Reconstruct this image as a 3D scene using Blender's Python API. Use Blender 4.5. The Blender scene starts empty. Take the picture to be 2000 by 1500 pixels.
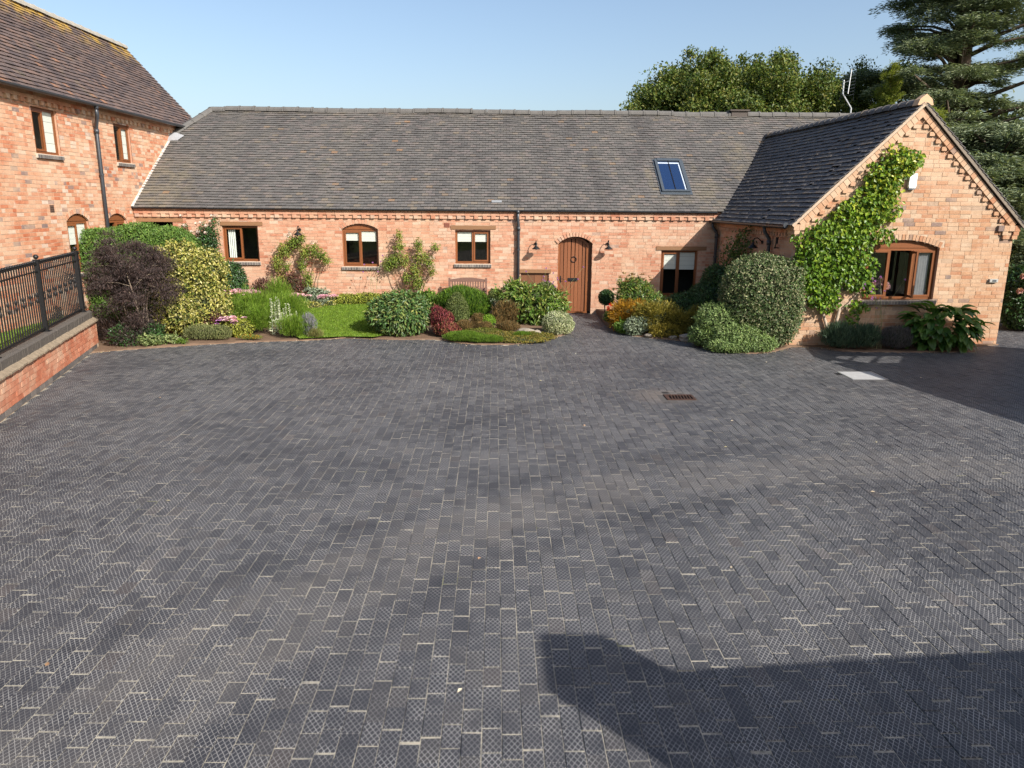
import bpy, bmesh, math, random
import numpy as np
from mathutils import Vector, Matrix
random.seed(7); RNG = np.random.default_rng(7)
scene = bpy.context.scene
COL = scene.collection
R = math.radians

# ------------------------------------------------------------------ camera, light, exposure
cam = bpy.data.cameras.new('camera'); camo = bpy.data.objects.new('camera', cam); COL.objects.link(camo)
cam.sensor_width = 36.0; cam.lens = 36.0 * 1455.0 / 2000.0; cam.clip_start = 0.05; cam.clip_end = 3000
PITCH, YAW, ROLL, CAMH = R(13.6), R(1.3), 0.0075, 3.0
_F = Vector((math.sin(YAW) * math.cos(PITCH), math.cos(YAW) * math.cos(PITCH), -math.sin(PITCH)))
_R = Vector((math.cos(YAW), -math.sin(YAW), 0)); _U = _R.cross(_F)
CR = _R * math.cos(ROLL) + _U * math.sin(ROLL); CU = -_R * math.sin(ROLL) + _U * math.cos(ROLL)
camo.matrix_world = Matrix(((CR.x, CU.x, -_F.x, 0), (CR.y, CU.y, -_F.y, 0), (CR.z, CU.z, -_F.z, CAMH), (0, 0, 0, 1)))
scene.camera = camo
SUN = Vector((-0.96, 1.03, -1.0)).normalized()
ELEV = math.asin(-SUN.z); AZ = math.atan2(-SUN.x, -SUN.y)
w = bpy.data.worlds.new('World'); scene.world = w; w.use_nodes = True
wn = w.node_tree; wn.nodes.clear()
sk = wn.nodes.new('ShaderNodeTexSky'); sk.sky_type = 'NISHITA'; sk.sun_disc = False
sk.sun_elevation = ELEV; sk.sun_rotation = AZ; sk.air_density = 1.0; sk.dust_density = 2.7; sk.ozone_density = 1.15; sk.altitude = 100
bg = wn.nodes.new('ShaderNodeBackground'); bg.inputs['Strength'].default_value = 0.108
wo = wn.nodes.new('ShaderNodeOutputWorld')
wn.links.new(sk.outputs[0], bg.inputs[0]); wn.links.new(bg.outputs[0], wo.inputs[0])
sl = bpy.data.lights.new('sun', 'SUN'); sl.energy = 4.6; sl.angle = R(0.3); sl.color = (1.0, 0.95, 0.875)
so = bpy.data.objects.new('sun', sl); COL.objects.link(so); so.location = (20, -20, 30)
so.rotation_euler = SUN.to_track_quat('-Z', 'Y').to_euler()
scene.view_settings.view_transform = 'Standard'; scene.view_settings.look = 'None'
scene.view_settings.exposure = 0.82; scene.view_settings.gamma = 1.0; scene.view_settings.use_curve_mapping = False

# ------------------------------------------------------------------ materials
class NT:
    def __init__(s, name):
        s.m = bpy.data.materials.new(name); s.m.use_nodes = True; s.t = s.m.node_tree; s.t.nodes.clear()
        s.out = s.n('ShaderNodeOutputMaterial')
    def n(s, kind, **kw):
        x = s.t.nodes.new(kind)
        for k, v in kw.items(): setattr(x, k, v)
        return x
    def link(s, a, b): s.t.links.new(a, b)
    def put(s, sock, v):
        if hasattr(v, 'is_output'): s.link(v, sock)
        elif isinstance(v, (tuple, list)) and len(v) == 3 and sock.type == 'RGBA': sock.default_value = (*v, 1)
        else: sock.default_value = v
    def math(s, op, a, b=0.0, c=0.0, clamp=False):
        x = s.n('ShaderNodeMath', operation=op, use_clamp=clamp)
        s.put(x.inputs[0], a); s.put(x.inputs[1], b); s.put(x.inputs[2], c); return x.outputs[0]
    def mix(s, f, a, b, mode='MIX'):
        x = s.n('ShaderNodeMix', data_type='RGBA', blend_type=mode)
        s.put(x.inputs[0], f); s.put(x.inputs[6], a); s.put(x.inputs[7], b); return x.outputs[2]
    def noise(s, vec, scale, detail=3, rough=.55):
        x = s.n('ShaderNodeTexNoise'); x.inputs['Scale'].default_value = scale
        x.inputs['Detail'].default_value = detail; x.inputs['Roughness'].default_value = rough
        s.link(vec, x.inputs['Vector']); return x.outputs[0]
    def pos(s): return s.n('ShaderNodeNewGeometry').outputs['Position']
    def tint(s):
        a = s.n('ShaderNodeAttribute', attribute_name='tint'); x = s.n('ShaderNodeSeparateColor')
        s.link(a.outputs['Color'], x.inputs[0]); return x.outputs[0], x.outputs[1], x.outputs[2]
    def ramp(s, f, stops, mode='LINEAR'):
        x = s.n('ShaderNodeValToRGB'); x.color_ramp.interpolation = mode; e = x.color_ramp.elements
        while len(e) < len(stops): e.new(.5)
        for i, (p, c) in enumerate(stops):
            e[i].position = p; e[i].color = (*c, 1) if len(c) == 3 else c
        s.link(f, x.inputs[0]); return x.outputs[0]
    def step(s, f, lo, hi):
        x = s.n('ShaderNodeMapRange', interpolation_type='SMOOTHSTEP')
        s.put(x.inputs[0], f); x.inputs[1].default_value = lo; x.inputs[2].default_value = hi; return x.outputs[0]
    def bump(s, h, strength=.3, dist=.01):
        x = s.n('ShaderNodeBump'); x.inputs['Strength'].default_value = strength; x.inputs['Distance'].default_value = dist
        s.link(h, x.inputs['Height']); return x.outputs[0]
    def pbsdf(s, col, rough=.8, spec=.3, metal=0.0, normal=None):
        x = s.n('ShaderNodeBsdfPrincipled'); s.put(x.inputs['Base Color'], col); s.put(x.inputs['Roughness'], rough)
        s.put(x.inputs['Specular IOR Level'], spec); s.put(x.inputs['Metallic'], metal)
        if normal is not None: s.link(normal, x.inputs['Normal'])
        return x.outputs[0]
    def done(s, sh): s.link(sh, s.out.inputs[0]); return s.m

def simple(name, col, rough=.7, spec=.3, metal=0.0, var=.15, scale=12.0, bump=.1):
    t = NT(name); p = t.pos(); nz = t.noise(p, scale, 4)
    c = t.mix(nz, tuple(x * (1 - var) for x in col), tuple(min(1, x * (1 + var)) for x in col))
    return t.done(t.pbsdf(c, rough, spec, metal, t.bump(nz, bump, .005) if bump else None))

def brick_mat(name, stops, lime=.45, stain=.35):
    t = NT(name); p = t.pos(); r, g, b = t.tint()
    c = t.ramp(r, stops)
    c = t.mix(1.0, c, (1.0, .96, 1.02), 'MULTIPLY'); fine = t.noise(p, 55, 4, .7)
    c = t.mix(1.0, c, t.ramp(t.math('ADD', t.math('MULTIPLY', fine, .5), t.math('MULTIPLY', t.noise(p, 13, 4, .65), .5)), [(.32, (.74, .72, .70)), (.66, (1.18, 1.17, 1.16))]), 'MULTIPLY')
    bl = t.step(t.noise(p, 8.5, 4, .65), .52, .72)
    bl = t.math('MULTIPLY', bl, t.math('MULTIPLY', t.step(g, .35, .9), lime))
    c = t.mix(bl, c, (.57, .47, .375))
    wash = t.math('MULTIPLY', t.step(t.noise(p, 1.15, 4, .6), .44, .62), t.math('ADD', .22, t.math('MULTIPLY', g, .5)))
    c = t.mix(wash, c, (.52, .375, .26))
    big = t.step(t.noise(p, .8, 3), .35, .75)
    c = t.mix(t.math('MULTIPLY', big, stain), c, t.mix(1.0, c, (.86, .72, .62), 'MULTIPLY'))
    dk = t.step(t.noise(p, 19, 4, .75), .60, .74)
    c = t.mix(t.math('MULTIPLY', dk, t.math('ADD', .12, t.math('MULTIPLY', b, .55))), c, (.15, .115, .095))
    return t.done(t.pbsdf(c, .88, .2, 0, t.bump(fine, .5, .006)))

BST = [(0, (.375, .165, .095)), (.08, (.42, .21, .125)), (.35, (.455, .255, .16)), (.65, (.475, .285, .18)), (.87, (.49, .32, .215)), (.965, (.50, .385, .275)), (.985, (.34, .235, .175)), (1, (.24, .18, .16))]
M_BRICK = brick_mat('weathered_brick', BST)
BST2 = [(0, (0.378, 0.132, 0.062)), (.15, (0.431, 0.185, 0.097)), (.4, (0.466, 0.255, 0.145)), (.65, (0.484, 0.299, 0.185)), (.88, (0.502, 0.361, 0.238)), (.95, (0.510, 0.422, 0.326)), (.975, (0.264, 0.176, 0.136)), (1, (0.194, 0.150, 0.132))]
M_BRICK2 = brick_mat('orange_brick', BST2, .6)
BSTG = [(0, (0.373, 0.186, 0.098)), (.15, (0.413, 0.243, 0.133)), (.45, (0.437, 0.283, 0.166)), (.75, (0.454, 0.316, 0.194)), (.93, (0.462, 0.356, 0.235)), (.96, (0.267, 0.186, 0.130)), (1, (0.162, 0.138, 0.130))]
M_BRICKG = brick_mat('buff_brick', BSTG, .4, .25)
BSTL = [(0, (.36, .125, .065)), (.5, (.44, .175, .095)), (1, (.48, .215, .125))]
M_BRICKL = brick_mat('smooth_red_brick', BSTL, .35, .3)
M_MORTAR = simple('lime_mortar', (.44, .335, .245), .95, .1, 0, .35, 24)
def blue_brick():
    t = NT('blue_brick'); p = t.pos(); r, g, b = t.tint(); nz = t.noise(p, 30, 4)
    c = t.ramp(r, [(0, (.075, .070, .068)), (.6, (.125, .112, .105)), (1, (.18, .155, .135))])
    c = t.mix(t.math('MULTIPLY', t.step(nz, .55, .75), .35), c, (.28, .24, .19))
    return t.done(t.pbsdf(c, .55, .4, 0, t.bump(nz, .3, .005)))
M_BLUE = blue_brick(); M_COPE = simple('brown_coping_brick', (.085, .074, .064), .7, .3, 0, .35, 18, .3)
M_BLUEJ = simple('pale_mortar', (.42, .37, .31), .95, .1)
M_CREASE = simple('weathered_creasing', (.22, .175, .125), .95, .1, 0, .5, 14, .4)

def tile_mat(name, stops, lichen=(.42, .27, .04), zl=9.0, zh=10.0, dust=.3, moss=.35, ochre=()):
    t = NT(name); p = t.pos(); r, g, b = t.tint(); c = t.ramp(r, stops)
    nz = t.noise(p, 22, 4, .7)
    c = t.mix(1.0, c, t.ramp(nz, [(.25, (.82, .82, .82)), (.75, (1.13, 1.12, 1.10))]), 'MULTIPLY')
    # vertical runs of weathering: noise stretched down the slope
    mp = t.n('ShaderNodeMapping'); mp.inputs['Scale'].default_value = (1.1, .22, .22); t.link(p, mp.inputs[0])
    run = t.noise(mp.outputs[0], 1.4, 4, .6)
    c = t.mix(1.0, c, t.ramp(run, [(.3, (.80, .79, .80)), (.5, (1, 1, 1)), (.72, (1.16, 1.13, 1.07))]), 'MULTIPLY')
    ms = t.math('MULTIPLY', t.step(t.noise(p, 1.7, 5, .7), .58, .74), moss)
    c = t.mix(ms, c, (.17, .145, .075))
    if ochre:
        q = t.n('ShaderNodeSeparateXYZ'); t.link(p, q.inputs[0]); oc = None
        for (cx, cy, wx, wy) in ochre:
            da = t.math('DIVIDE', t.math('SUBTRACT', q.outputs[0], cx), wx); db = t.math('DIVIDE', t.math('SUBTRACT', q.outputs[1], cy), wy)
            m = t.math('SUBTRACT', 1.0, t.step(t.math('SQRT', t.math('ADD', t.math('MULTIPLY', da, da), t.math('MULTIPLY', db, db))), .3, 1.0)); oc = m if oc is None else t.math('MAXIMUM', oc, m)
        c = t.mix(t.math('MULTIPLY', t.math('MULTIPLY', oc, t.step(t.noise(p, 3.2, 4, .7), .38, .6)), .42), c, (.185, .155, .10))
    sp = t.step(t.noise(p, 34, 1), .76, .80)
    c = t.mix(t.math('MULTIPLY', sp, .28), c, (.36, .34, .31))
    x = t.n('ShaderNodeSeparateXYZ'); t.link(p, x.inputs[0])
    lz = t.math('MULTIPLY', t.step(x.outputs[2], zl, zh), t.step(t.noise(p, 2.6, 5, .75), .45, .6))
    c = t.mix(lz, c, lichen)
    return t.done(t.pbsdf(c, .72, .32, 0, t.bump(nz, .3, .006)))
M_TILE = tile_mat('blue_grey_clay_tile', [(0, (.088, .084, .082)), (.3, (.102, .0975, .094)), (.6, (.111, .105, .100)), (.93, (.136, .12, .115)), (.99, (.15, .13, .105)), (1, (.20, .13, .085))], (.24, .19, .08), 5.5, 6.6, moss=.2, ochre=[(-9.2, 21.6, 1.3, 1.6), (6.0, 21.4, .7, 1.0), (7.2, 23.0, .6, 1.2), (5.1, 21.2, .7, .25), (4.4, 22.2, .16, .8), (5.75, 22.2, .16, .8)])
M_TILE2 = tile_mat('plum_clay_tile', [(0, (.070, .054, .053)), (.3, (.092, .070, .066)), (.6, (.108, .080, .073)), (.9, (.13, .09, .077)), (.985, (.15, .095, .074)), (1, (.24, .125, .075))], (.40, .25, .04), 7.05, 7.8)
M_TILE3 = tile_mat('dark_clay_tile', [(0, (.075, .073, .075)), (.5, (.095, .09, .09)), (.9, (.11, .10, .095)), (1, (.15, .12, .09))], (.30, .22, .06), 9, 10)
M_TILEBED = simple('roof_underlay', (.03, .028, .027), .95, .1)
M_RIDGE = simple('grey_ridge_tile', (.105, .10, .094), .8, .25, 0, .35, 7, .3)
M_LEAD = simple('lead_flashing', (.33, .34, .36), .55, .4, .2, .2, 9)

def paver_mat():
    t = NT('diamond_stable_paver'); p = t.pos(); r, g, b = t.tint()
    x = t.n('ShaderNodeSeparateXYZ'); t.link(p, x.inputs[0]); X, Y = x.outputs[0], x.outputs[1]
    base = t.ramp(r, [(0, (.027, .028, .034)), (.25, (.032, .033, .039)), (.8, (.0375, .0375, .043)), (.97, (.044, .042, .044)), (1, (.054, .046, .045))])
    per = .0345
    def lines(a, off, wd):
        f = t.math('FRACT', t.math('ADD', t.math('DIVIDE', a, per), off))
        return t.step(t.math('ABSOLUTE', t.math('SUBTRACT', f, .5)), .5 - wd, .5 - wd * .35)
    wob = t.math('MULTIPLY', t.math('SUBTRACT', t.noise(p, 26, 2), .5), .007)
    xs = t.math('MULTIPLY', X, 1.0); ys = t.math('MULTIPLY', Y, .0345 / .051)
    a = t.math('ADD', t.math('ADD', xs, ys), wob); c = t.math('ADD', t.math('SUBTRACT', xs, ys), wob)
    gr = t.math('MAXIMUM', lines(a, g, .105), lines(c, b, .105))
    fine = t.noise(p, 90, 3, .7); mid = t.noise(p, 7, 4, .65); big = t.noise(p, .55, 4, .6)
    # sand washed into the grooves, more of it in some places and on some pavers
    fill = t.math('MULTIPLY', t.step(t.math('ADD', t.math('MULTIPLY', mid, .6), t.math('MULTIPLY', big, .55)), .38, .66), t.math('ADD', .35, t.math('MULTIPLY', t.step(t.math('ADD', b, t.math('MULTIPLY', fine, .3)), .0, .8), .65)))
    sand = t.mix(t.noise(p, 3, 3), (.25, .243, .237), (.40, .385, .36))
    gcol = t.mix(t.math('ADD', t.math('MULTIPLY', fill, .80), .10), (.026, .027, .031), sand)
    col = t.mix(1.0, base, t.ramp(fine, [(.25, (.78, .78, .78)), (.75, (1.25, 1.24, 1.22))]), 'MULTIPLY')
    # dry silt lying over whole areas
    silt = t.math('MULTIPLY', t.step(t.noise(p, .9, 5, .68), .44, .74), .27)
    col = t.mix(silt, col, (.074, .072, .076))
    col = t.mix(t.math('MULTIPLY', gr, .88), col, gcol)
    # worn pale scuffs and darker tyre sweeps
    sc = t.math('MULTIPLY', t.step(t.noise(p, 5.3, 5, .75), .63, .74), .35)
    col = t.mix(sc, col, (.165, .158, .15))
    def arc(cx, cy, rad, wd):
        dx = t.math('SUBTRACT', X, cx); dy = t.math('SUBTRACT', Y, cy)
        d = t.math('SQRT', t.math('ADD', t.math('MULTIPLY', dx, dx), t.math('MULTIPLY', dy, dy)))
        return t.math('SUBTRACT', 1.0, t.step(t.math('ABSOLUTE', t.math('SUBTRACT', d, rad)), wd * .25, wd))
    ar = t.math('MAXIMUM', t.math('MAXIMUM', arc(4.5, 1.0, 6.6, .26), arc(4.5, .7, 8.3, .24)), arc(-9, 22, 14.7, .26))
    ar = t.math('MULTIPLY', ar, t.step(t.noise(p, 1.3, 3), .3, .6))
    col = t.mix(t.math('MULTIPLY', ar, .42), col, t.mix(1.0, col, (.55, .55, .57), 'MULTIPLY'))
    ar2 = t.math('MULTIPLY', t.math('MAXIMUM', arc(4.5, 1.0, 7.1, .4), arc(4.5, .7, 7.75, .35)), t.step(t.noise(p, 1.9, 4), .3, .6))
    col = t.mix(t.math('MULTIPLY', ar2, .30), col, (.14, .125, .11))
    # pale dried puddle round the gully
    dx = t.math('SUBTRACT', X, 2.7); dy = t.math('SUBTRACT', Y, 11.6)
    dd = t.math('SQRT', t.math('ADD', t.math('MULTIPLY', dx, dx), t.math('MULTIPLY', dy, dy)))
    pud = t.math('MULTIPLY', t.math('SUBTRACT', 1.0, t.step(t.math('ADD', dd, t.math('MULTIPLY', mid, .5)), .35, .95)), .6)
    col = t.mix(pud, col, (.155, .13, .11))
    h = t.math('SUBTRACT', t.math('MULTIPLY', fine, .25), t.math('MULTIPLY', gr, t.math('SUBTRACT', 1.0, t.math('MULTIPLY', fill, .6))))
    return t.done(t.pbsdf(col, t.ramp(mid, [(.2, (.46,) * 3), (.8, (.7,) * 3)]), .38, 0, t.bump(h, .55, .004)))
M_PAVER = paver_mat()
def joint_mat():
    t = NT('sandy_joint'); p = t.pos()
    n1 = t.step(t.noise(p, 4.2, 6, .8), .35, .62)
    c = t.mix(n1, (.12, .115, .108), (.33, .30, .24))
    c = t.mix(t.math('MULTIPLY', t.step(t.noise(p, 1.2, 4, .7), .60, .70), .7), c, (.15, .155, .05))
    return t.done(t.pbsdf(c, .95, .1))
M_JOINT = joint_mat()
M_SOIL = simple('bed_soil', (.14, .092, .062), .95, .1, 0, .45, 9, .6)
def lawn_mat():
    t = NT('mown_grass'); p = t.pos()
    c = t.mix(t.noise(p, 1.4, 4), (.105, .175, .022), (.175, .235, .042))
    c = t.mix(1.0, c, t.ramp(t.noise(p, 60, 3, .7), [(.3, (.7, .7, .7)), (.7, (1.2, 1.2, 1.2))]), 'MULTIPLY')
    return t.done(t.pbsdf(c, .9, .1))
M_LAWN = lawn_mat()
M_FIELD = simple('rough_grass', (.10, .13, .04), .95, .1, 0, .4, .3)
M_TIMBER = None
def timber(name, c1, c2, rough=.5, axis=2):
    t = NT(name); p = t.pos(); mp = t.n('ShaderNodeMapping')
    s = [38, 38, 38]; s[axis] = 2.2; mp.inputs['Scale'].default_value = s; t.link(p, mp.inputs[0])
    nz = t.noise(mp.outputs[0], 1.0, 4, .6); r, g, b = t.tint()
    c = t.mix(nz, c1, c2); c = t.mix(1.0, c, t.ramp(r, [(0, (.86, .86, .86)), (1, (1.12, 1.1, 1.08))]), 'MULTIPLY')
    return t.done(t.pbsdf(c, rough, .4, 0, t.bump(nz, .15, .003)))
M_FRAME = timber('golden_oak_frame', (.15, .05, .016), (.215, .078, .028), .42)
M_DOOR = timber('oiled_oak_door', (.15, .052, .02), (.225, .084, .034), .5)
M_LINTEL = timber('oak_lintel', (.19, .095, .045), (.27, .145, .07), .75, 0)
M_BENCH = timber('stained_bench_wood', (.12, .066, .05), (.185, .105, .08), .6)
M_METERDOOR = timber('stained_cupboard_door', (.125, .052, .022), (.175, .076, .034), .55)
M_BLACK = simple('black_painted_iron', (.009, .009, .010), .5, .3, 0, .3, 20, .1)
M_GUTTER = simple('dark_grey_gutter', (.035, .04, .048), .4, .5, 0, .2, 6, 0)
M_WHITE = simple('white_plastic', (.78, .78, .76), .4, .4, 0, .03, 8, 0)
M_BLIND = simple('cream_blind', (.60, .60, .55), .9, .1, 0, .05, 20, .1)
M_CURT = simple('pale_curtain', (.58, .60, .56), .9, .1, 0, .1, 9, .1)
M_GREYCURT = simple('grey_curtain', (.30, .30, .31), .9, .1, 0, .2, 9, .1)
M_REDCURT = simple('red_curtain', (.22, .045, .04), .9, .1, 0, .2, 9, .1)
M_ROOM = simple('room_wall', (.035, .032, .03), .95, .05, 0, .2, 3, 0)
M_ROOMPALE = simple('pale_room_wall', (.30, .28, .22), .95, .05, 0, .1, 3, 0)
M_STEEL = simple('galvanised_steel', (.55, .56, .57), .38, .5, .8, .1, 10, 0)
M_RUST = simple('rusty_iron', (.06, .032, .024), .8, .3, .3, .4, 30, .3)
M_GAPBLACK = simple('gap_black', (.006, .006, .006), .9, .1, 0, 0, 5, 0)
M_SLAB = simple('concrete_cover', (.34, .335, .325), .8, .2, 0, .18, 9, .2)
M_STONE = simple('pale_garden_stone', (.25, .215, .17), .9, .2, 0, .35, 6, .5)
M_TERRA = simple('terracotta', (.50, .30, .18), .85, .2, 0, .2, 10, .2)
M_POT = simple('dark_glazed_pot', (.02, .025, .035), .25, .6, 0, .2, 6, 0)
M_SKYFRAME = simple('slate_grey_metal', (.075, .09, .105), .4, .5, .3, .1, 8, 0)
def glass():
    t = NT('window_glass'); fr = t.n('ShaderNodeLayerWeight'); fr.inputs[0].default_value = .5
    tr = t.n('ShaderNodeBsdfTransparent'); tr.inputs[0].default_value = (.94, .96, .95, 1)
    gl = t.n('ShaderNodeBsdfGlossy'); gl.inputs['Roughness'].default_value = .01
    mx = t.n('ShaderNodeMixShader'); t.link(t.math('ADD', .05, t.math('MULTIPLY', t.math('POWER', fr.outputs[1], 5.0), .95), clamp=True), mx.inputs[0]); t.link(tr.outputs[0], mx.inputs[1]); t.link(gl.outputs[0], mx.inputs[2])
    return t.done(mx.outputs[0])
M_GLASS = glass()
def skyglass():
    t = NT('rooflight_glass'); return t.done(t.pbsdf((.010, .026, .075), .08, .5))
M_SKYGLASS = skyglass()
M_BARK = simple('grey_brown_bark', (.13, .10, .075), .95, .1, 0, .4, 14, .6)
M_PALEBARK = simple('pale_bark', (.42, .33, .25), .9, .1, 0, .3, 14, .4)
M_DARKBARK = simple('cedar_bark', (.085, .065, .05), .95, .1, 0, .4, 6, .6)
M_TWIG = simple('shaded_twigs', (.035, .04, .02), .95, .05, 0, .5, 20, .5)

LEAFM = {}
def leafmat(name, cols, trans=.28, rough=.5, spec=.3):
    if name in LEAFM: return LEAFM[name]
    t = NT(name); r, g, b = t.tint(); n = len(cols)
    c = t.ramp(r, [(i / max(1, n - 1), k) for i, k in enumerate(cols)])
    c = t.mix(1.0, c, t.ramp(g, [(0, (.6, .6, .6)), (1, (1.3, 1.3, 1.3))]), 'MULTIPLY')
    c = t.mix(1.0, c, t.ramp(t.noise(t.pos(), 5.5, 3, .6), [(.3, (.78, .8, .8)), (.7, (1.22, 1.18, 1.08))]), 'MULTIPLY')
    p1 = t.pbsdf(c, rough, spec); tl = t.n('ShaderNodeBsdfTranslucent')
    t.link(t.mix(1.0, c, (1.15, 1.2, .6), 'MULTIPLY'), tl.inputs[0])
    mx = t.n('ShaderNodeMixShader'); mx.inputs[0].default_value = trans
    t.link(p1, mx.inputs[1]); t.link(tl.outputs[0], mx.inputs[2])
    LEAFM[name] = t.done(mx.outputs[0]); return LEAFM[name]

# ------------------------------------------------------------------ object helpers
WP = {}                                            # world position of every parent
def tag(o, label=None, cat=None, group=None, kind=None):
    if label: o['label'] = label
    if cat: o['category'] = cat
    if group: o['group'] = group
    if kind: o['kind'] = kind
    return o
def thing(name, loc, label, cat, group=None):
    o = bpy.data.objects.new(name, None); COL.objects.link(o); o.location = loc; o.empty_display_size = .2
    WP[o] = Vector(loc); return tag(o, label, cat, group)
def link(name, me, loc, parent=None):
    o = bpy.data.objects.new(name, me); COL.objects.link(o); loc = Vector(loc); WP[o] = loc
    if parent is not None: o.parent = parent; o.location = loc - WP[parent]
    else: o.location = loc
    return o
def set_tint(me, tint):
    a = me.attributes.new('tint', 'FLOAT_COLOR', 'FACE'); a.data.foreach_set('color', np.asarray(tint, dtype=np.float32).ravel())

class MB:
    """collects faces in world coordinates; build() links them as one mesh object"""
    def __init__(s): s.v = []; s.f = []; s.t = []
    def add(s, vs, fs, tint=None):
        k = len(s.v); s.v.extend(tuple(v) for v in vs); s.f.extend(tuple(i + k for i in f) for f in fs)
        if tint is None: tint = (random.random(), random.random(), random.random(), 1)
        s.t.extend([tint] * len(fs))
    def box(s, x0, x1, y0, y1, z0, z1, tint=None):
        s.add([(x0, y0, z0), (x1, y0, z0), (x1, y1, z0), (x0, y1, z0), (x0, y0, z1), (x1, y0, z1), (x1, y1, z1), (x0, y1, z1)],
              [(0, 3, 2, 1), (4, 5, 6, 7), (0, 1, 5, 4), (1, 2, 6, 5), (2, 3, 7, 6), (3, 0, 4, 7)], tint)
    def tube(s, pts, r, seg=8, cap=True, tint=None):
        pts = [Vector(p) for p in pts]; n = len(pts)
        rs = r if isinstance(r, (list, tuple)) else [r] * n
        vs = []; up = Vector((.31, .17, .93))
        for i, p in enumerate(pts):
            d = (pts[min(i + 1, n - 1)] - pts[max(i - 1, 0)])
            d = d.normalized() if d.length > 1e-9 else Vector((0, 0, 1))
            a = d.cross(up)
            if a.length < .1: a = d.cross(Vector((1, 0, 0)))
            a.normalize(); b = d.cross(a)
            for k in range(seg):
                th = 2 * math.pi * k / seg; vs.append(p + (a * math.cos(th) + b * math.sin(th)) * rs[i])
        fs = []
        for i in range(n - 1):
            for k in range(seg):
                k2 = (k + 1) % seg; fs.append((i * seg + k, i * seg + k2, (i + 1) * seg + k2, (i + 1) * seg + k))
        if cap: fs.append(tuple(range(seg - 1, -1, -1))); fs.append(tuple((n - 1) * seg + k for k in range(seg)))
        s.add(vs, fs, tint)
    def lathe(s, c, prof, seg=14, tint=None, axis=None):
        c = Vector(c); vs = []; fs = []; q = axis.to_track_quat('Z', 'Y') if axis is not None else None
        for (r, z) in prof:
            for k in range(seg):
                th = 2 * math.pi * k / seg; v = Vector((r * math.cos(th), r * math.sin(th), z))
                vs.append(c + (q @ v if q else v))
        for i in range(len(prof) - 1):
            for k in range(seg):
                k2 = (k + 1) % seg; fs.append((i * seg + k, i * seg + k2, (i + 1) * seg + k2, (i + 1) * seg + k))
        s.add(vs, fs, tint)
    def ball(s, c, r, seg=8, rings=5, sq=1.0, tint=None):
        s.lathe(c, [(max(1e-4, r * math.sin(math.pi * i / rings)), -r * sq * math.cos(math.pi * i / rings)) for i in range(rings + 1)], seg, tint)
    def fbox(s, F, u0, u1, v0, v1, d0, d1, tint=None):
        P = [F.p(u, v, d) for d in (d0, d1) for (u, v) in ((u0, v0), (u1, v0), (u1, v1), (u0, v1))]
        s.add(P, [(0, 3, 2, 1), (4, 5, 6, 7), (0, 1, 5, 4), (1, 2, 6, 5), (2, 3, 7, 6), (3, 0, 4, 7)], tint)
    def fprism(s, F, poly, d0, d1, back=False, tint=None):
        n = len(poly); P = [F.p(u, v, d0) for u, v in poly] + [F.p(u, v, d1) for u, v in poly]
        fs = [tuple(range(n, 2 * n))] + [(i, (i + 1) % n, n + (i + 1) % n, n + i) for i in range(n)]
        if back: fs.append(tuple(range(n - 1, -1, -1)))
        s.add(P, fs, tint)
    def strip(s, F, outer, inner, d0, d1, tint=None):
        """a bent bar between two polylines, with thickness"""
        n = len(outer)
        for i in range(n - 1):
            q = [outer[i], outer[i + 1], inner[i + 1], inner[i]]
            s.fprism(F, q, d0, d1, True, tint)
    def build(s, name, mat, parent=None, smooth=False, origin=None):
        v = np.array([tuple(x) for x in s.v], dtype=float)
        if origin is None:
            lo = v.min(0); hi = v.max(0); origin = ((lo[0] + hi[0]) / 2, (lo[1] + hi[1]) / 2, lo[2])
        origin = Vector(origin); me = bpy.data.meshes.new(name)
        me.from_pydata([tuple(x) for x in v - np.array(origin)], [], s.f); me.materials.append(mat)
        set_tint(me, s.t)
        if smooth: me.polygons.foreach_set('use_smooth', [True] * len(me.polygons))
        return link(name, me, origin, parent)

def np_mesh(name, verts, quads=None, tris=None, tint=None, mat=None, parent=None, origin=(0, 0, 0), smooth=False):
    """big meshes straight from arrays"""
    fa = quads if quads is not None else tris; k = fa.shape[1]; me = bpy.data.meshes.new(name)
    me.vertices.add(len(verts)); me.loops.add(fa.size); me.polygons.add(len(fa))
    me.vertices.foreach_set('co', (np.asarray(verts, dtype=np.float32) - np.array(origin, dtype=np.float32)).ravel())
    me.loops.foreach_set('vertex_index', fa.astype(np.int32).ravel())
    me.polygons.foreach_set('loop_start', np.arange(0, fa.size, k, dtype=np.int32))
    me.polygons.foreach_set('loop_total', np.full(len(fa), k, dtype=np.int32))
    me.polygons.foreach_set('use_smooth', np.full(len(fa), smooth, dtype=bool))
    me.update(calc_edges=True); me.materials.append(mat)
    if tint is not None: set_tint(me, tint)
    return link(name, me, origin, parent)

class Frame:
    def __init__(s, O, U, V, N): s.O, s.U, s.V, s.N = Vector(O), Vector(U).normalized(), Vector(V).normalized(), Vector(N).normalized()
    sag = 0.0                                            # an old roof is not quite flat
    def p(s, u, v, d=0.0):
        if s.sag: d = d + s.sag * (math.sin(u * .62 + 1.1) * math.sin(v * .75 + .4) + .5 * math.sin(u * 1.7 + v * .9) - .3)
        return s.O + s.U * u + s.V * v + s.N * d

def in_view(P):
    v = P - camo.matrix_world.translation; z = v.dot(_F)
    if z < .5: return None
    x = v.dot(CR) / z * 1455 + 1000; y = 750 - v.dot(CU) / z * 1455
    return z if -5 < x < 2005 and -5 < y < 1505 else None

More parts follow.
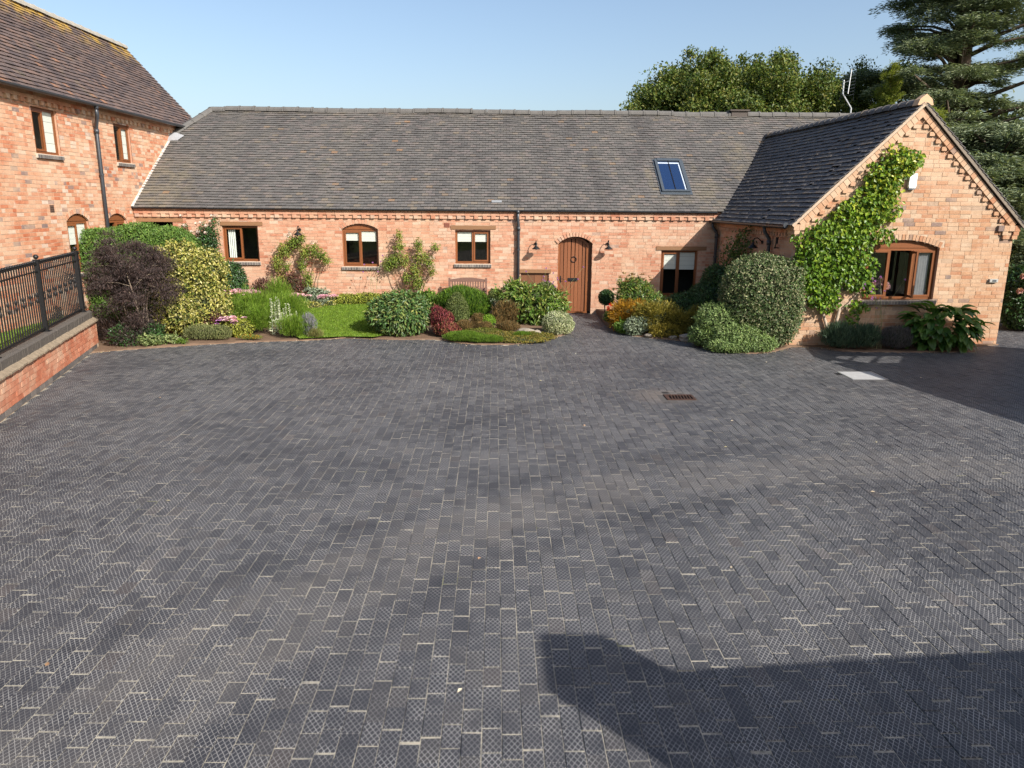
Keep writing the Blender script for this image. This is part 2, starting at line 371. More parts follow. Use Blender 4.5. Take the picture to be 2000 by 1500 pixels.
# a piece: dict(poly, full, dl, dh, d0, key) in a frame; dl / dh = face depth at its lower and upper edge
def clip(poly, hp):
    """keep the side a*u + b*v <= c"""
    a, b, c = hp; out = []; n = len(poly)
    for i in range(n):
        p, q = poly[i], poly[(i + 1) % n]; fp = a * p[0] + b * p[1] - c; fq = a * q[0] + b * q[1] - c
        if fp <= 0: out.append(p)
        if fp * fq < 0:
            t = fp / (fp - fq); out.append((p[0] + (q[0] - p[0]) * t, p[1] + (q[1] - p[1]) * t))
    return out
def area(poly): return abs(sum(poly[i][0] * poly[(i + 1) % len(poly)][1] - poly[(i + 1) % len(poly)][0] * poly[i][1] for i in range(len(poly)))) / 2
def sub_rect(rects, h):
    out = []
    for (a, b, c, d) in rects:
        e, f, g, k = max(a, h[0]), min(b, h[1]), max(c, h[2]), min(d, h[3])
        if e >= f - 1e-6 or g >= k - 1e-6: out.append((a, b, c, d)); continue
        if a < e: out.append((a, e, c, d))
        if f < b: out.append((f, b, c, d))
        if c < g: out.append((e, f, c, g))
        if k < d: out.append((e, f, k, d))
    return out
def opening(u0, u1, v0, v1, rise=0.0, n=5):
    """an opening as rectangles; rise = height of a segmental arch on top of v1"""
    out = [(u0, u1, v0, v1)]
    if rise:
        hw = (u1 - u0) / 2; rad = (hw * hw + rise * rise) / (2 * rise); cu = (u0 + u1) / 2
        for i in range(n):
            va = rise * i / n; y = rad - rise + va + rise / n * .5; x = math.sqrt(max(0, rad * rad - y * y))
            out.append((cu - x, cu + x, v1 + va - 1e-4, v1 + rise * (i + 1) / n))
    return out
def arc_pts(u0, u1, v, rise, n=12, grow=0.0):
    hw = (u1 - u0) / 2; rad = (hw * hw + rise * rise) / (2 * rise); cu = (u0 + u1) / 2; cv = v + rise - rad
    a = math.asin(min(1, hw / rad)); return [(cu + (rad + grow) * math.sin(-a + 2 * a * i / n), cv + (rad + grow) * math.cos(-a + 2 * a * i / n)) for i in range(n + 1)]
def pieces_wall(u0, u1, v0, v1, ch, bl, joint, holes=(), clips=(), d=.0055, start=0):
    out = []; r = 0; v = v0
    while v < v1 - .01:
        vt = min(v + ch, v1); off = (bl + joint) * (.5 if r % 2 else 0) + random.uniform(-.02, .02)
        u = u0 - off; hr = [h for h in holes if h[2] < vt and h[3] > v]
        while u < u1 - .005:
            L = bl if random.random() > .22 else bl * .5
            a, b = max(u, u0), min(u + L, u1); u += L + joint * .6
            if b - a < .02: continue
            rects = [(a, b, v, vt - joint)]; full = (abs(b - a - bl) < 1e-5 and vt - v > ch - 1e-5)
            for h in hr:
                n2 = sub_rect(rects, h)
                if n2 != rects: full = False
                rects = n2
            tn = (random.random(), random.random(), random.random(), 1); dd = d + random.uniform(-.003, .003)
            for (p, q, s_, t_) in rects:
                if q - p < .012 or t_ - s_ < .006: continue
                poly = [(p, s_), (q, s_), (q, t_), (p, t_)]; ok = full
                for c in clips:
                    n3 = clip(poly, c)
                    if len(n3) != len(poly) or any(x != y for x, y in zip(n3, poly)): ok = False
                    poly = n3
                    if len(poly) < 3: break
                if len(poly) < 3 or area(poly) < 2e-4: continue
                out.append(dict(poly=poly, full=ok, dl=dd, dh=dd, d0=-.004, t=tn))
        v += ch; r += 1
    return out
def pieces_roof(u0, u1, v1, gauge, wid, joint, clips=(), holes=(), lift=.040):
    out = []; r = 0; v = -.03
    while v < v1:
        vt = v + gauge * 1.22; u = u0 - (wid * .5 if r % 2 else 0)
        while u < u1:
            a, b = max(u, u0), min(u + wid - joint, u1); u += wid
            if b - a < .02: continue
            j = random.uniform(-.005, .005); lo = v + j
            poly = [(a, lo), (b, lo + random.uniform(-.003, .003)), (b, vt), (a, vt)]
            if any(a < h[1] and b > h[0] and lo < h[3] and vt > h[2] for h in holes):
                k = [h for h in holes if a < h[1] and b > h[0] and lo < h[3] and vt > h[2]][0]
                rs = sub_rect([(a, b, lo, vt)], k); polys = [[(p, s), (q, s), (q, t_), (p, t_)] for p, q, s, t_ in rs]; full = False
            else: polys = [poly]; full = abs(b - a - (wid - joint)) < 1e-6
            tn = (random.random(), random.random(), random.random(), 1); dl = lift + random.uniform(-.004, .006)
            for poly in polys:
                ok = full
                for c in clips:
                    n3 = clip(poly, c)
                    if len(n3) != len(poly): ok = False
                    poly = n3
                    if len(poly) < 3: break
                if len(poly) < 3 or area(poly) < 3e-4: continue
                vv = [p[1] for p in poly]; k = .030 / (gauge * 1.22)
                out.append(dict(poly=poly, full=ok, dl=dl - k * (min(vv) - lo), dh=dl - k * (max(vv) - lo), d0=-.002, t=tn, th=.014))
        v += gauge; r += 1
    return out
def piece_geo(pc):
    """verts in (u, v, d) and faces"""
    po = pc['poly']; n = len(po); vl = min(p[1] for p in po); vh = max(p[1] for p in po)
    top_ = lambda v: pc['dl'] + (pc['dh'] - pc['dl']) * (v - vl) / max(1e-6, vh - vl)
    V = [(u, v, top_(v) - pc['th'] if 'th' in pc else pc['d0']) for u, v in po]
    V += [(u, v, pc['dl'] + (pc['dh'] - pc['dl']) * (v - vl) / max(1e-6, vh - vl)) for u, v in po]
    return V, [tuple(range(n, 2 * n))] + [(i, (i + 1) % n, n + (i + 1) % n, n + i) for i in range(n)]
def lay(pieces, F, name, mass, mat, parent, n=300):
    """the n full pieces that show largest become objects of their own (sharing mesh data), the rest one mesh"""
    M = Matrix((F.U, F.V, F.N)).transposed()
    cand = []
    for i, pc in enumerate(pieces):
        if not pc['full']: continue
        cu = sum(p[0] for p in pc['poly']) / len(pc['poly']); cv = sum(p[1] for p in pc['poly']) / len(pc['poly'])
        P = F.p(cu, cv); z = in_view(P)
        if z is not None: cand.append((z, i, cu, cv))
    cand.sort(); chosen = {c[1]: c for c in cand[:n]}; var = []
    for k, i in enumerate(chosen):
        z, _, cu, cv = chosen[i]; pc = pieces[i]
        if k < 24:
            V, f = piece_geo(pc); me = bpy.data.meshes.new(name)
            me.from_pydata([tuple(M @ Vector((u - cu, v - cv, d))) for u, v, d in V], [], f); me.materials.append(mat); set_tint(me, [pc['t']] * len(f)); var.append(me)
        link(name, var[k if k < 24 else random.randrange(len(var))], F.p(cu, cv, 0), parent)
    mb = MB()
    for i, pc in enumerate(pieces):
        if i in chosen: continue
        V, f = piece_geo(pc); mb.add([F.p(*q) for q in V], f, pc['t'])
    if mb.v:
        o = mb.build(mass, mat, parent); o['kind'] = 'stuff'
def sheet(F, rects, d=0.0, clips=()):
    mb = MB()
    for a, b, c, e in rects:
        poly = [(a, c), (b, c), (b, e), (a, e)]
        for k in clips:
            poly = clip(poly, k)
            if len(poly) < 3: break
        if len(poly) >= 3: mb.add([F.p(u, v, d) for u, v in poly], [tuple(range(len(poly)))])
    return mb
def arch_ring(F, u0, u1, v, rise, th, parent, mat, d=.012, name='arch_brick', bw=.075, mortar=None):
    L = 0; pts = arc_pts(u0, u1, v, rise, 60)
    L = sum(math.dist(pts[i], pts[i + 1]) for i in range(60)); n = max(5, int(L / bw)); g = .09
    inn = arc_pts(u0 - .01, u1 + .01, v, rise, n * 10, .004); out = arc_pts(u0 - .01, u1 + .01, v, rise, n * 10, th)
    for k in range(n):
        a, b = int(k * 10 + 1), int(k * 10 + 9); mb = MB()
        mb.fprism(F, [inn[a], inn[b], out[b], out[a]], -.003, d + random.uniform(-.003, .004)); mb.build(name, mat, parent)
    bmw = sheet(F, []);
    for k in range(0, n * 10, 10): bmw.fprism(F, [inn[k], inn[k + 10], out[k + 10], out[k]], -.002, .0045)
    bmw.build('arch_mortar', M_MORTAR, parent)

def window(F, parent, u0, u1, v0, v1, lights=2, rise=0.0, inset=.07, sill=True, lintel=None, opens=(), dress=(), name='window', fw=.055, deep=.8, room=None, sillproj=.055, label=None):
    """timber casement window in a wall frame; its frame is the part, the rest its sub-parts"""
    mb = MB(); d1 = -inset; d0 = -inset - .07
    mb.fbox(F, u0, u0 + fw, v0, v1, d0, d1); mb.fbox(F, u1 - fw, u1, v0, v1, d0, d1)
    mb.fbox(F, u0 + fw, u1 - fw, v0, v0 + fw, d0, d1 - .001); mb.fbox(F, u0 + fw, u1 - fw, v1 - fw, v1, d0, d1 - .001)
    if rise:
        arc = arc_pts(u0, u1, v1 + .002, rise, 12); mb.fprism(F, [(u1, v1 + .002), (u0, v1 + .002)] + arc[1:-1], d0, d1 + .012, True)
    lw = (u1 - u0 - fw) / lights
    for k in range(1, lights): mb.fbox(F, u0 + k * lw, u0 + k * lw + fw, v0 + fw, v1 - fw, d0, d1 - .002)
    for a, b, c, e in opens:        # inner sash bars of casements that stand a little proud
        t = .042
        mb.fbox(F, a, a + t, c, e, d1 - .012, d1 + .014); mb.fbox(F, b - t, b, c, e, d1 - .012, d1 + .014)
        mb.fbox(F, a + t, b - t, c, c + t, d1 - .012, d1 + .013); mb.fbox(F, a + t, b - t, e - t, e, d1 - .012, d1 + .013)
    wdw = mb.build(name, M_FRAME, parent)
    if label: wdw['label'] = label
    for k in range(lights):
        a = u0 + k * lw + fw; b = u0 + (k + 1) * lw; p = MB(); dd = d1 - .014
        p.add([F.p(a, v0 + fw, dd), F.p(b, v0 + fw, dd), F.p(b, v1 - fw, dd), F.p(a, v1 - fw, dd)], [(0, 1, 2, 3)]); p.build('pane', M_GLASS, wdw)
    # the room behind
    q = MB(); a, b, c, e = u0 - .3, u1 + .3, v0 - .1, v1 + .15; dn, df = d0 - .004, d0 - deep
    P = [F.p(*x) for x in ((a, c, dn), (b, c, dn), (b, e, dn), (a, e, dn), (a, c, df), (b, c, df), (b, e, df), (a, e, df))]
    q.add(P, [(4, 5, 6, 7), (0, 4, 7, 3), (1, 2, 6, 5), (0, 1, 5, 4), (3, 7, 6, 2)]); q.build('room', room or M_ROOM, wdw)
    # reveal of the opening
    rv = MB(); arc = arc_pts(u0, u1, v1, rise, 10) if rise else [(u0, v1), (u1, v1)]
    loop = [(u0, v0)] + arc + [(u1, v0)]
    for i in range(len(loop) - 1):
        (ua, va), (ub, vb) = loop[i], loop[i + 1]
        rv.add([F.p(ua, va, .006), F.p(ub, vb, .006), F.p(ub, vb, d0), F.p(ua, va, d0)], [(0, 1, 2, 3)], (.4, .3, .2, 1))
    rv.build('reveal', M_BRICK, wdw)
    for (kind, a, b, c, e) in dress:
        z = MB(); dd = d1 - .03 if kind == 'blind' else d1 - .05
        if kind == 'blind':
            n = 4
            for i in range(n): z.fbox(F, a, b, c + (e - c) * i / n, c + (e - c) * (i + .97) / n, dd - .012 - .003 * (i % 2), dd - .002 * (i % 2))
            z.build('blind', M_BLIND, wdw)
        else:
            n = 12; pts = [(a + (b - a) * i / n, dd - .02 + .016 * math.sin(i * 2.1)) for i in range(n + 1)]
            for i in range(n): z.add([F.p(pts[i][0], c, pts[i][1]), F.p(pts[i + 1][0], c, pts[i + 1][1]), F.p(pts[i + 1][0], e, pts[i + 1][1]), F.p(pts[i][0], e, pts[i][1])], [(0, 1, 2, 3)])
            z.build('curtain', {'curtain': M_CURT, 'red': M_REDCURT, 'grey': M_GREYCURT}[kind], wdw)
    if sill:
        n = int((u1 - u0 + .06) / .072); st = (u1 - u0 + .06) / n; back = MB()
        back.fbox(F, u0 - .03, u1 + .03, v0 - .098, v0 - .012, -.13, sillproj - .003); back.build('sill_joint', M_BLUEJ, wdw)
        sb = MB()
        for i in range(n):
            a = u0 - .03 + i * st; j = random.uniform(-.003, .003)
            P = [F.p(*x) for x in ((a + .005, v0 - .1, -.12), (a + st - .005, v0 - .1, -.12), (a + st - .005, v0 - .1, sillproj + j), (a + .005, v0 - .1, sillproj + j),
                                   (a + .005, v0 - .002, -.12), (a + st - .005, v0 - .002, -.12), (a + st - .005, v0 - .028, sillproj + j), (a + .005, v0 - .028, sillproj + j))]
            m = MB(); m.add(P, [(0, 1, 2, 3), (4, 7, 6, 5), (3, 2, 6, 7), (0, 3, 7, 4), (1, 5, 6, 2)]); m.build('sill_brick', M_BLUE, wdw)
    if lintel:
        l = MB(); a, b, c, e = lintel; l.fbox(F, a, b, c, e, -.1, .022); l.build('lintel', M_LINTEL, wdw)
    return wdw

# ------------------------------------------------------------------ foliage
def sphere_dirs(n):
    v = RNG.normal(size=(n, 3)); return v / np.linalg.norm(v, axis=1, keepdims=True)
def leaf_arrays(P, T, N, L, W, fold=.18, droop=.1, tint=None):
    """P points, T leaf directions, N leaf normals -> verts, tris, tint"""
    n = len(P); T = T / np.maximum(1e-9, np.linalg.norm(T, axis=1, keepdims=True))
    S = np.cross(N, T); S /= np.maximum(1e-9, np.linalg.norm(S, axis=1, keepdims=True)); N2 = np.cross(T, S)
    L = L[:, None]; W = W[:, None]
    mid = P + T * L * .48 - N2 * L * droop * .2
    v = np.stack([P, mid + S * W * .5 + N2 * W * fold, P + T * L - N2 * L * droop, mid - S * W * .5 + N2 * W * fold], 1).reshape(-1, 3)
    b = np.arange(n)[:, None] * 4
    tr = np.concatenate([b + np.array([[0, 1, 2]]), b + np.array([[0, 2, 3]])], 1).reshape(-1, 3)
    if tint is None: tint = RNG.random((n, 4))
    tint[:, 3] = 1
    return v, tr, np.repeat(tint, 2, 0)
class Fol:
    def __init__(s): s.V = []; s.T = []; s.C = []; s.k = 0
    def add(s, P, T, N, L, W, **kw):
        if len(P) == 0: return
        v, t, c = leaf_arrays(P, T, N, L, W, **kw); s.V.append(v); s.T.append(t + s.k); s.C.append(c); s.k += len(v)
    def build(s, name, mat, parent, origin=None):
        V = np.concatenate(s.V); o = origin if origin is not None else (*V.mean(0)[:2], V[:, 2].min())
        return np_mesh(name, V, tris=np.concatenate(s.T), tint=np.concatenate(s.C), mat=mat, parent=parent, origin=o)
def lumps(D, seed, amp, fr=3.0):
    r = np.random.default_rng(seed); a = np.zeros(len(D))
    for i in range(5):
        k = r.normal(size=3) * fr * (1 + .5 * i); a += np.sin(D @ k + r.random() * 6.3) / (1 + .45 * i)
    return a * amp / 2.0
def lobe_leaves(fol, c, rad, n, L, W, style='out', depth=.16, lump=.06, seed=0, zmin=None, sq=2.0, tone=(0, 1), jit=.5, lumpf=3.0, droop=.12):
    """leaves through the outer shell of one superellipsoid lobe"""
    c = np.array(c, float); rad = np.array(rad, float); D = sphere_dirs(n)
    if sq != 2.0:
        s = (np.abs(D) ** sq).sum(1) ** (-1 / sq); E = D * s[:, None]
    else: E = D
    rr = 1 + lumps(D, seed, lump, lumpf) - np.abs(RNG.normal(size=n)) * depth
    P = c + E * rad * np.clip(rr, .25, 1.5)[:, None]
    nn = D / rad; nn /= np.linalg.norm(nn, axis=1, keepdims=True)
    J = RNG.normal(size=(n, 3)); up = np.array([0, 0, 1.0])
    if style == 'out': T = nn * .35 + J * jit; N = nn + J[:, ::-1] * .45
    elif style == 'shingle': T = nn * .5 - up * .45 + J * .45; N = nn + up * .35 + J[:, ::-1] * .3
    elif style == 'up': T = nn * .35 + up * .9 + J * .22; N = nn + J[:, ::-1] * .4
    elif style == 'spray': T = nn * .9 + up * .25 + J * .35; N = up + J[:, ::-1] * .5
    else: T = J; N = RNG.normal(size=(n, 3))
    ls = RNG.uniform(.7, 1.2, n)
    if zmin is not None:
        k = P[:, 2] > zmin; P, T, N, ls = P[k], T[k], N[k], ls[k]
    tint = RNG.random((len(P), 4)); tint[:, 0] = tone[0] + (tone[1] - tone[0]) * tint[:, 0]
    fol.add(P, T, N, L * ls, W * ls, tint=tint, droop=droop)
def ell_area(r):
    a, b, c = r; p = 1.6; return 4 * math.pi * (((a * b) ** p + (a * c) ** p + (b * c) ** p) / 3) ** (1 / p)
def shrub(name, label, cat, lobes, L, W, mat, style='out', cover=2.2, group=None, depth=.14, lump=.06, seed=1, stems=5, core=.72, stemmat=None, zmin=None, sq=2.0, tone=(0, 1), jit=.5, base=None, lumpf=3.0, sprigs=14):
    """lobes: (cx, cy, cz, rx, ry, rz[, tone])"""
    l0 = lobes[0]; zb = zbed(l0[0], l0[1]) if base is None else base
    t = thing(name, (l0[0], l0[1], zb), label, cat, group); f = Fol()
    for i, lb in enumerate(lobes):
        r = lb[3:6]; n = int(ell_area(r) * cover / (L * W * .5)); n = min(n, 60000)
        lobe_leaves(f, lb[:3], r, n, L, W, style, depth, lump, seed * 17 + i, zb + .01 if zmin is None else zmin, sq, lb[6] if len(lb) > 6 else tone, jit, lumpf)
    if sprigs:                                  # shoots that stand out of the outline
        for k in range(int(sprigs * sum(ell_area(l[3:6]) for l in lobes))):
            lb = random.choice(lobes); D = sphere_dirs(1)[0]; D[2] = abs(D[2]) * .9 - .15
            if sq != 2.0: D = D * (np.abs(D) ** sq).sum() ** (-1 / sq)
            p0 = np.array(lb[:3]) + D * np.array(lb[3:6]) * .95
            if p0[2] < zb + .08: continue
            ln = random.uniform(.5, 1.9) * L; m = random.randint(4, 9); dr = D / np.linalg.norm(D) + RNG.normal(size=3) * .35 + np.array([0, 0, .45]); dr /= np.linalg.norm(dr); kk = RNG.random(m)
            f.add(p0 + np.outer(kk * ln, dr), RNG.normal(size=(m, 3)) * .6 + dr * .7, RNG.normal(size=(m, 3)) + np.array([0, -.3, .4]), L * RNG.uniform(.5, .95, m), W * RNG.uniform(.6, 1, m))
    f.build('foliage', mat, t)
    st = MB()
    for lb in lobes:
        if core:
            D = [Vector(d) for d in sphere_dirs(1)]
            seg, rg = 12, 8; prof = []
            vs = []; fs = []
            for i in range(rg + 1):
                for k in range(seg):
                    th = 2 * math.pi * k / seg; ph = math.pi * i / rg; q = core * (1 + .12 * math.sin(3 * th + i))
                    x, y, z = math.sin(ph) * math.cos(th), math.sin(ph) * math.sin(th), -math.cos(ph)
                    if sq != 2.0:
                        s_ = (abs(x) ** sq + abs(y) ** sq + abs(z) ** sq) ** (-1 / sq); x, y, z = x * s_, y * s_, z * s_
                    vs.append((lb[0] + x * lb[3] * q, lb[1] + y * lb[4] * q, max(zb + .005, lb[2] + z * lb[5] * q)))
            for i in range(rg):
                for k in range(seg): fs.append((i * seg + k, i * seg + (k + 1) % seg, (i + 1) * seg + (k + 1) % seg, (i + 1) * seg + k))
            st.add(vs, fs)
    for k in range(stems):
        lb = random.choice(lobes); a = Vector((l0[0] + random.uniform(-.25, .25) * l0[3], l0[1] + random.uniform(-.25, .25) * l0[4], zb - .03))
        b = Vector((lb[0] + random.uniform(-.6, .6) * lb[3], lb[1] + random.uniform(-.6, .6) * lb[4], lb[2] + random.uniform(-.1, .5) * lb[5]))
        st.tube([a, a.lerp(b, .5) + Vector((random.uniform(-.05, .05), random.uniform(-.05, .05), .03)), b], [.014, .01, .005], 5)
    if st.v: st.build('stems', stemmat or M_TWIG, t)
    return t
def blooms(t, pts, r, mat, name='bloom', petals=9):
    """a few alike flowers as parts; mesh data shared"""
    me = None
    for P in pts:
        if me is None:
            f = Fol(); n = petals * 2; D = sphere_dirs(n); D[:, 1] = -np.abs(D[:, 1]) * .7; D[:, 2] = D[:, 2] * .8 + .25
            f.add(D * r * .15, D, np.cross(D, RNG.normal(size=(n, 3))) + np.array([0, -.6, .5]), np.full(n, r), np.full(n, r * 1.1))
            o = f.build(name, mat, t, origin=(0, 0, 0)); me = o.data; o.location = Vector(P) - WP[t]; WP[o] = Vector(P)
        else: link(name, me, P, t)
def sm(a, b, x):
    t = min(1, max(0, (x - a) / (b - a))); return t * t * (3 - 2 * t)
def zbed(x, y):
    if x < 2.3: return .03 + .24 * sm(16.7, 20.0, y) * sm(1.6, -.4, x)
    return .03 + .10 * sm(17.2, 20, y)

# ------------------------------------------------------------------ ground
PAVED = [(-8.30, 14.9), (-7.62, 15.35), (-6.91, 15.65), (-6.08, 16.02), (-5.28, 16.28), (-4.21, 16.49), (-3.4, 16.78), (-2.9, 16.72), (-2.3, 16.6), (-1.37, 16.66), (-1.0, 16.4), (-.76, 16.15), (-.2, 16.02),
         (.36, 16.05), (.85, 16.3), (1.32, 16.85), (1.72, 17.5), (1.80, 18.6), (1.80, 20.9), (2.84, 20.9), (2.80, 18.6), (2.95, 17.75), (3.25, 17.2), (3.9, 16.75), (4.4, 16.4), (4.55, 15.7), (4.8, 15.3), (5.4, 15.1), (5.9, 15.35),
         (6.45, 15.85), (7.05, 15.88), (7.35, 15.38), (8.6, 15.3), (10.2, 15.36), (10.5, 15.9), (11.3, 16.24), (11.45, 25), (17, 25), (17, -9), (-1.6, -9)]
WA = Vector((-6.87, 10.07, 0)); WD = Vector((-.2595, .9657, 0)).normalized(); WN = Vector((WD.y, -WD.x, 0))
def inside(poly, X, Y):
    r = np.zeros(X.shape, bool); n = len(poly)
    for i in range(n):
        x1, y1 = poly[i]; x2, y2 = poly[(i + 1) % n]
        if y1 == y2: continue
        c = ((y1 > Y) != (y2 > Y)) & (X < (x2 - x1) * (Y - y1) / (y2 - y1) + x1); r ^= c
    return r
def flat(name, pts, z, mat, cut=None, zf=None, skirt=0):
    bm = bmesh.new(); f = bm.faces.new([bm.verts.new((x, y, z)) for x, y in pts])
    f.normal_update()
    if f.normal.z < 0: f.normal_flip()
    bmesh.ops.triangulate(bm, faces=bm.faces[:])
    if cut:
        xs = [p[0] for p in pts]; ys = [p[1] for p in pts]
        for ax, lo, hi in ((0, min(xs), max(xs)), (1, min(ys), max(ys))):
            k = lo + cut
            while k < hi:
                co = [0, 0, 0]; no = [0, 0, 0]; co[ax] = k; no[ax] = 1
                bmesh.ops.bisect_plane(bm, geom=bm.verts[:] + bm.edges[:] + bm.faces[:], plane_co=co, plane_no=no); k += cut
    if zf:
        for v in bm.verts: v.co.z = zf(v.co.x, v.co.y)
    if skirt:
        be = [e for e in bm.edges if e.is_boundary]; ex = bmesh.ops.extrude_edge_only(bm, edges=be)
        for g in ex['geom']:
            if isinstance(g, bmesh.types.BMVert): g.co.z = -.05
    me = bpy.data.meshes.new(name); bm.to_mesh(me); bm.free(); me.materials.append(mat); me.shade_smooth()
    o = link(name, me, (0, 0, 0)); o['kind'] = 'structure'; return o
g = flat('ground', [(-900, -900), (900, -900), (900, 900), (-900, 900)], -.08, M_FIELD)
court = flat('courtyard', PAVED, -.0042, M_JOINT); court['label'] = 'courtyard of dark diamond patterned block paving'
GULLY = (2.72, 3.18, 11.34, 11.66); COVER = (6.36, 7.02, 12.78, 13.44)
def pavers():
    cw, ln = .1170, .199; jx = .0030; jy = .0046
    xs = np.arange(-9.2, 16.8, cw); U0 = []; V0 = []; V1 = []
    for i, x in enumerate(xs):
        off = random.random() * ln * .5 + (ln * .5 if i % 2 else 0); y = 1.4 + off - ln
        ys = np.arange(y, 25, ln) ; U0.append(np.full(len(ys), x)); V0.append(ys); V1.append(ys + ln)
    U0 = np.concatenate(U0); V0 = np.concatenate(V0); n = len(U0)
    V0 = V0 + RNG.normal(size=n) * .004
    U1 = U0 + cw - jx - np.abs(RNG.normal(size=n)) * .0015; V1 = V0 + ln - jy - np.abs(RNG.normal(size=n)) * .004
    U0 = U0 + np.abs(RNG.normal(size=n)) * .001
    cx, cy = (U0 + U1) / 2, (V0 + V1) / 2
    k = inside(PAVED, cx, cy) & (cx < .9 * cy + 4) & (cx > -.9 * cy - 3)
    for (a, b, c, d) in (GULLY, COVER): k &= ~((cx > a - .05) & (cx < b + .05) & (cy > c - .08) & (cy < d + .08))
    k &= ((cx - WA.x) * WN.x + (cy - WA.y) * WN.y) > .0
    U0, U1, V0, V1, cx, cy = [a[k] for a in (U0, U1, V0, V1, cx, cy)]; n = len(cx)
    H = RNG.normal(size=n) * .0018; TX = RNG.normal(size=n) * .012; TY = RNG.normal(size=n) * .010; tint = RNG.random((n, 4)); tint[:, 3] = 1
    seen = [in_view(Vector((a, b, 0))) for a, b in zip(cx, cy)]
    order = sorted((s, i) for i, s in enumerate(seen) if s is not None)[:300]; sel = [i for _, i in order]
    def geo(i):
        c = .0035; X0, X1, Y0, Y1 = U0[i], U1[i], V0[i], V1[i]
        V = []
        for (x, y, ins) in ((X0, Y0, 0), (X1, Y0, 0), (X1, Y1, 0), (X0, Y1, 0)): V.append((x, y, -.02))
        for ins, dz in ((0, -.0024), (c, 0)):
            for x, y in ((X0 + ins, Y0 + ins), (X1 - ins, Y0 + ins), (X1 - ins, Y1 - ins), (X0 + ins, Y1 - ins)):
                V.append((x, y, max(-.0012, H[i] + TX[i] * (x - cx[i]) + TY[i] * (y - cy[i])) + dz))
        return V
    Q = [(8, 9, 10, 11)] + [(a, (a + 1) % 4, 4 + (a + 1) % 4, 4 + a) for a in range(4)] + [(4 + a, 4 + (a + 1) % 4, 8 + (a + 1) % 4, 8 + a) for a in range(4)]
    var = []
    for q, i in enumerate(sel):
        if q < 60:
            me = bpy.data.meshes.new('paver'); me.from_pydata([(x - cx[i], y - cy[i], z) for x, y, z in geo(i)], [], Q); me.materials.append(M_PAVER); set_tint(me, [tuple(tint[i])] * 9); var.append(me)
        link('paver', var[q if q < 60 else random.randrange(60)], (cx[i], cy[i], 0), court)
    rest = [i for i in range(n) if i not in set(sel)]
    V = np.array([geo(i) for i in rest]).reshape(-1, 3); F = (np.array(Q)[None] + 12 * np.arange(len(rest))[:, None, None]).reshape(-1, 4)
    o = np_mesh('block_paving', V, quads=F, tint=np.repeat(tint[rest], 9, 0), mat=M_PAVER, parent=court); o['kind'] = 'stuff'
pavers()
BEDL = [p for p in PAVED[:19]] + [(-9.79, 20.9), (-9.79, 15.0), (-8.35, 15.0)]
flat('flower_bed', BEDL, .03, M_SOIL, .3, lambda x, y: zbed(x, y) + .012 * math.sin(7 * x) * math.cos(6 * y) - .012, .1)
BEDR = PAVED[19:36][::-1] + [(6.4, 16.03)][:0]
flat('flower_bed', [(2.84, 20.9)] + PAVED[20:36] + [(11.2, 16.26), (6.41, 16.02), (6.2, 20.9)], .03, M_SOIL, .3, lambda x, y: zbed(x, y) + .01 * math.sin(7 * x) - .01, .1)
LAWN = [(-4.35, 16.44), (-3.4, 16.74), (-2.75, 16.66), (-2.2, 17.4), (-1.9, 18.6), (-1.8, 20.2), (-2.8, 20.35), (-4.4, 20.3), (-5.4, 20.0), (-5.3, 18.6), (-4.9, 17.4)]
lawn = flat('lawn', LAWN, .05, M_LAWN, .3, lambda x, y: zbed(x, y) + .025); lawn['label'] = 'small mown lawn between the flower beds'
e1 = WA + WD * 5.7 - WN * .3; e0 = WA - WD * 9 - WN * .3
LAWN2 = [(e0.x, e0.y), (e1.x, e1.y), (-9.3, 17.4), (-9.79, 17.9), (-9.79, 1)]
lawn2 = flat('lawn', LAWN2, .42, M_LAWN, .5, lambda x, y: .44); lawn2['label'] = 'raised strip of lawn behind the railings'
def grass(poly, n, zf, h, label):
    xs = [p[0] for p in poly]; ys = [p[1] for p in poly]
    X = RNG.uniform(min(xs), max(xs), n * 2); Y = RNG.uniform(min(ys), max(ys), n * 2); k = inside(poly, X, Y); X, Y = X[k][:n], Y[k][:n]; n = len(X)
    Z = np.array([zf(x, y) for x, y in zip(X, Y)]); a = RNG.uniform(0, 6.28, n); hh = h * RNG.uniform(.6, 1.4, n); wd = .006
    V = np.stack([np.stack([X - np.cos(a) * wd, Y - np.sin(a) * wd, Z], 1), np.stack([X + np.cos(a) * wd, Y + np.sin(a) * wd, Z], 1),
                  np.stack([X + RNG.normal(size=n) * h * .5, Y + RNG.normal(size=n) * h * .5, Z + hh], 1)], 1).reshape(-1, 3)
    t = RNG.random((n, 4)); t[:, 3] = 1
    o = np_mesh('grass', V, tris=np.arange(3 * n).reshape(-1, 3), tint=t, mat=leafmat('grass_blade', [(.09, .18, .015), (.15, .25, .022), (.20, .27, .04)], .3), origin=(xs[0], ys[0], 0))
    tag(o, label, 'grass', kind='stuff')
grass(LAWN, 60000, lambda x, y: zbed(x, y) + .024, .03, 'short green grass of the lawn beneath the windows')
grass(LAWN2, 40000, lambda x, y: .44, .035, 'sunlit grass blades behind the black railings')
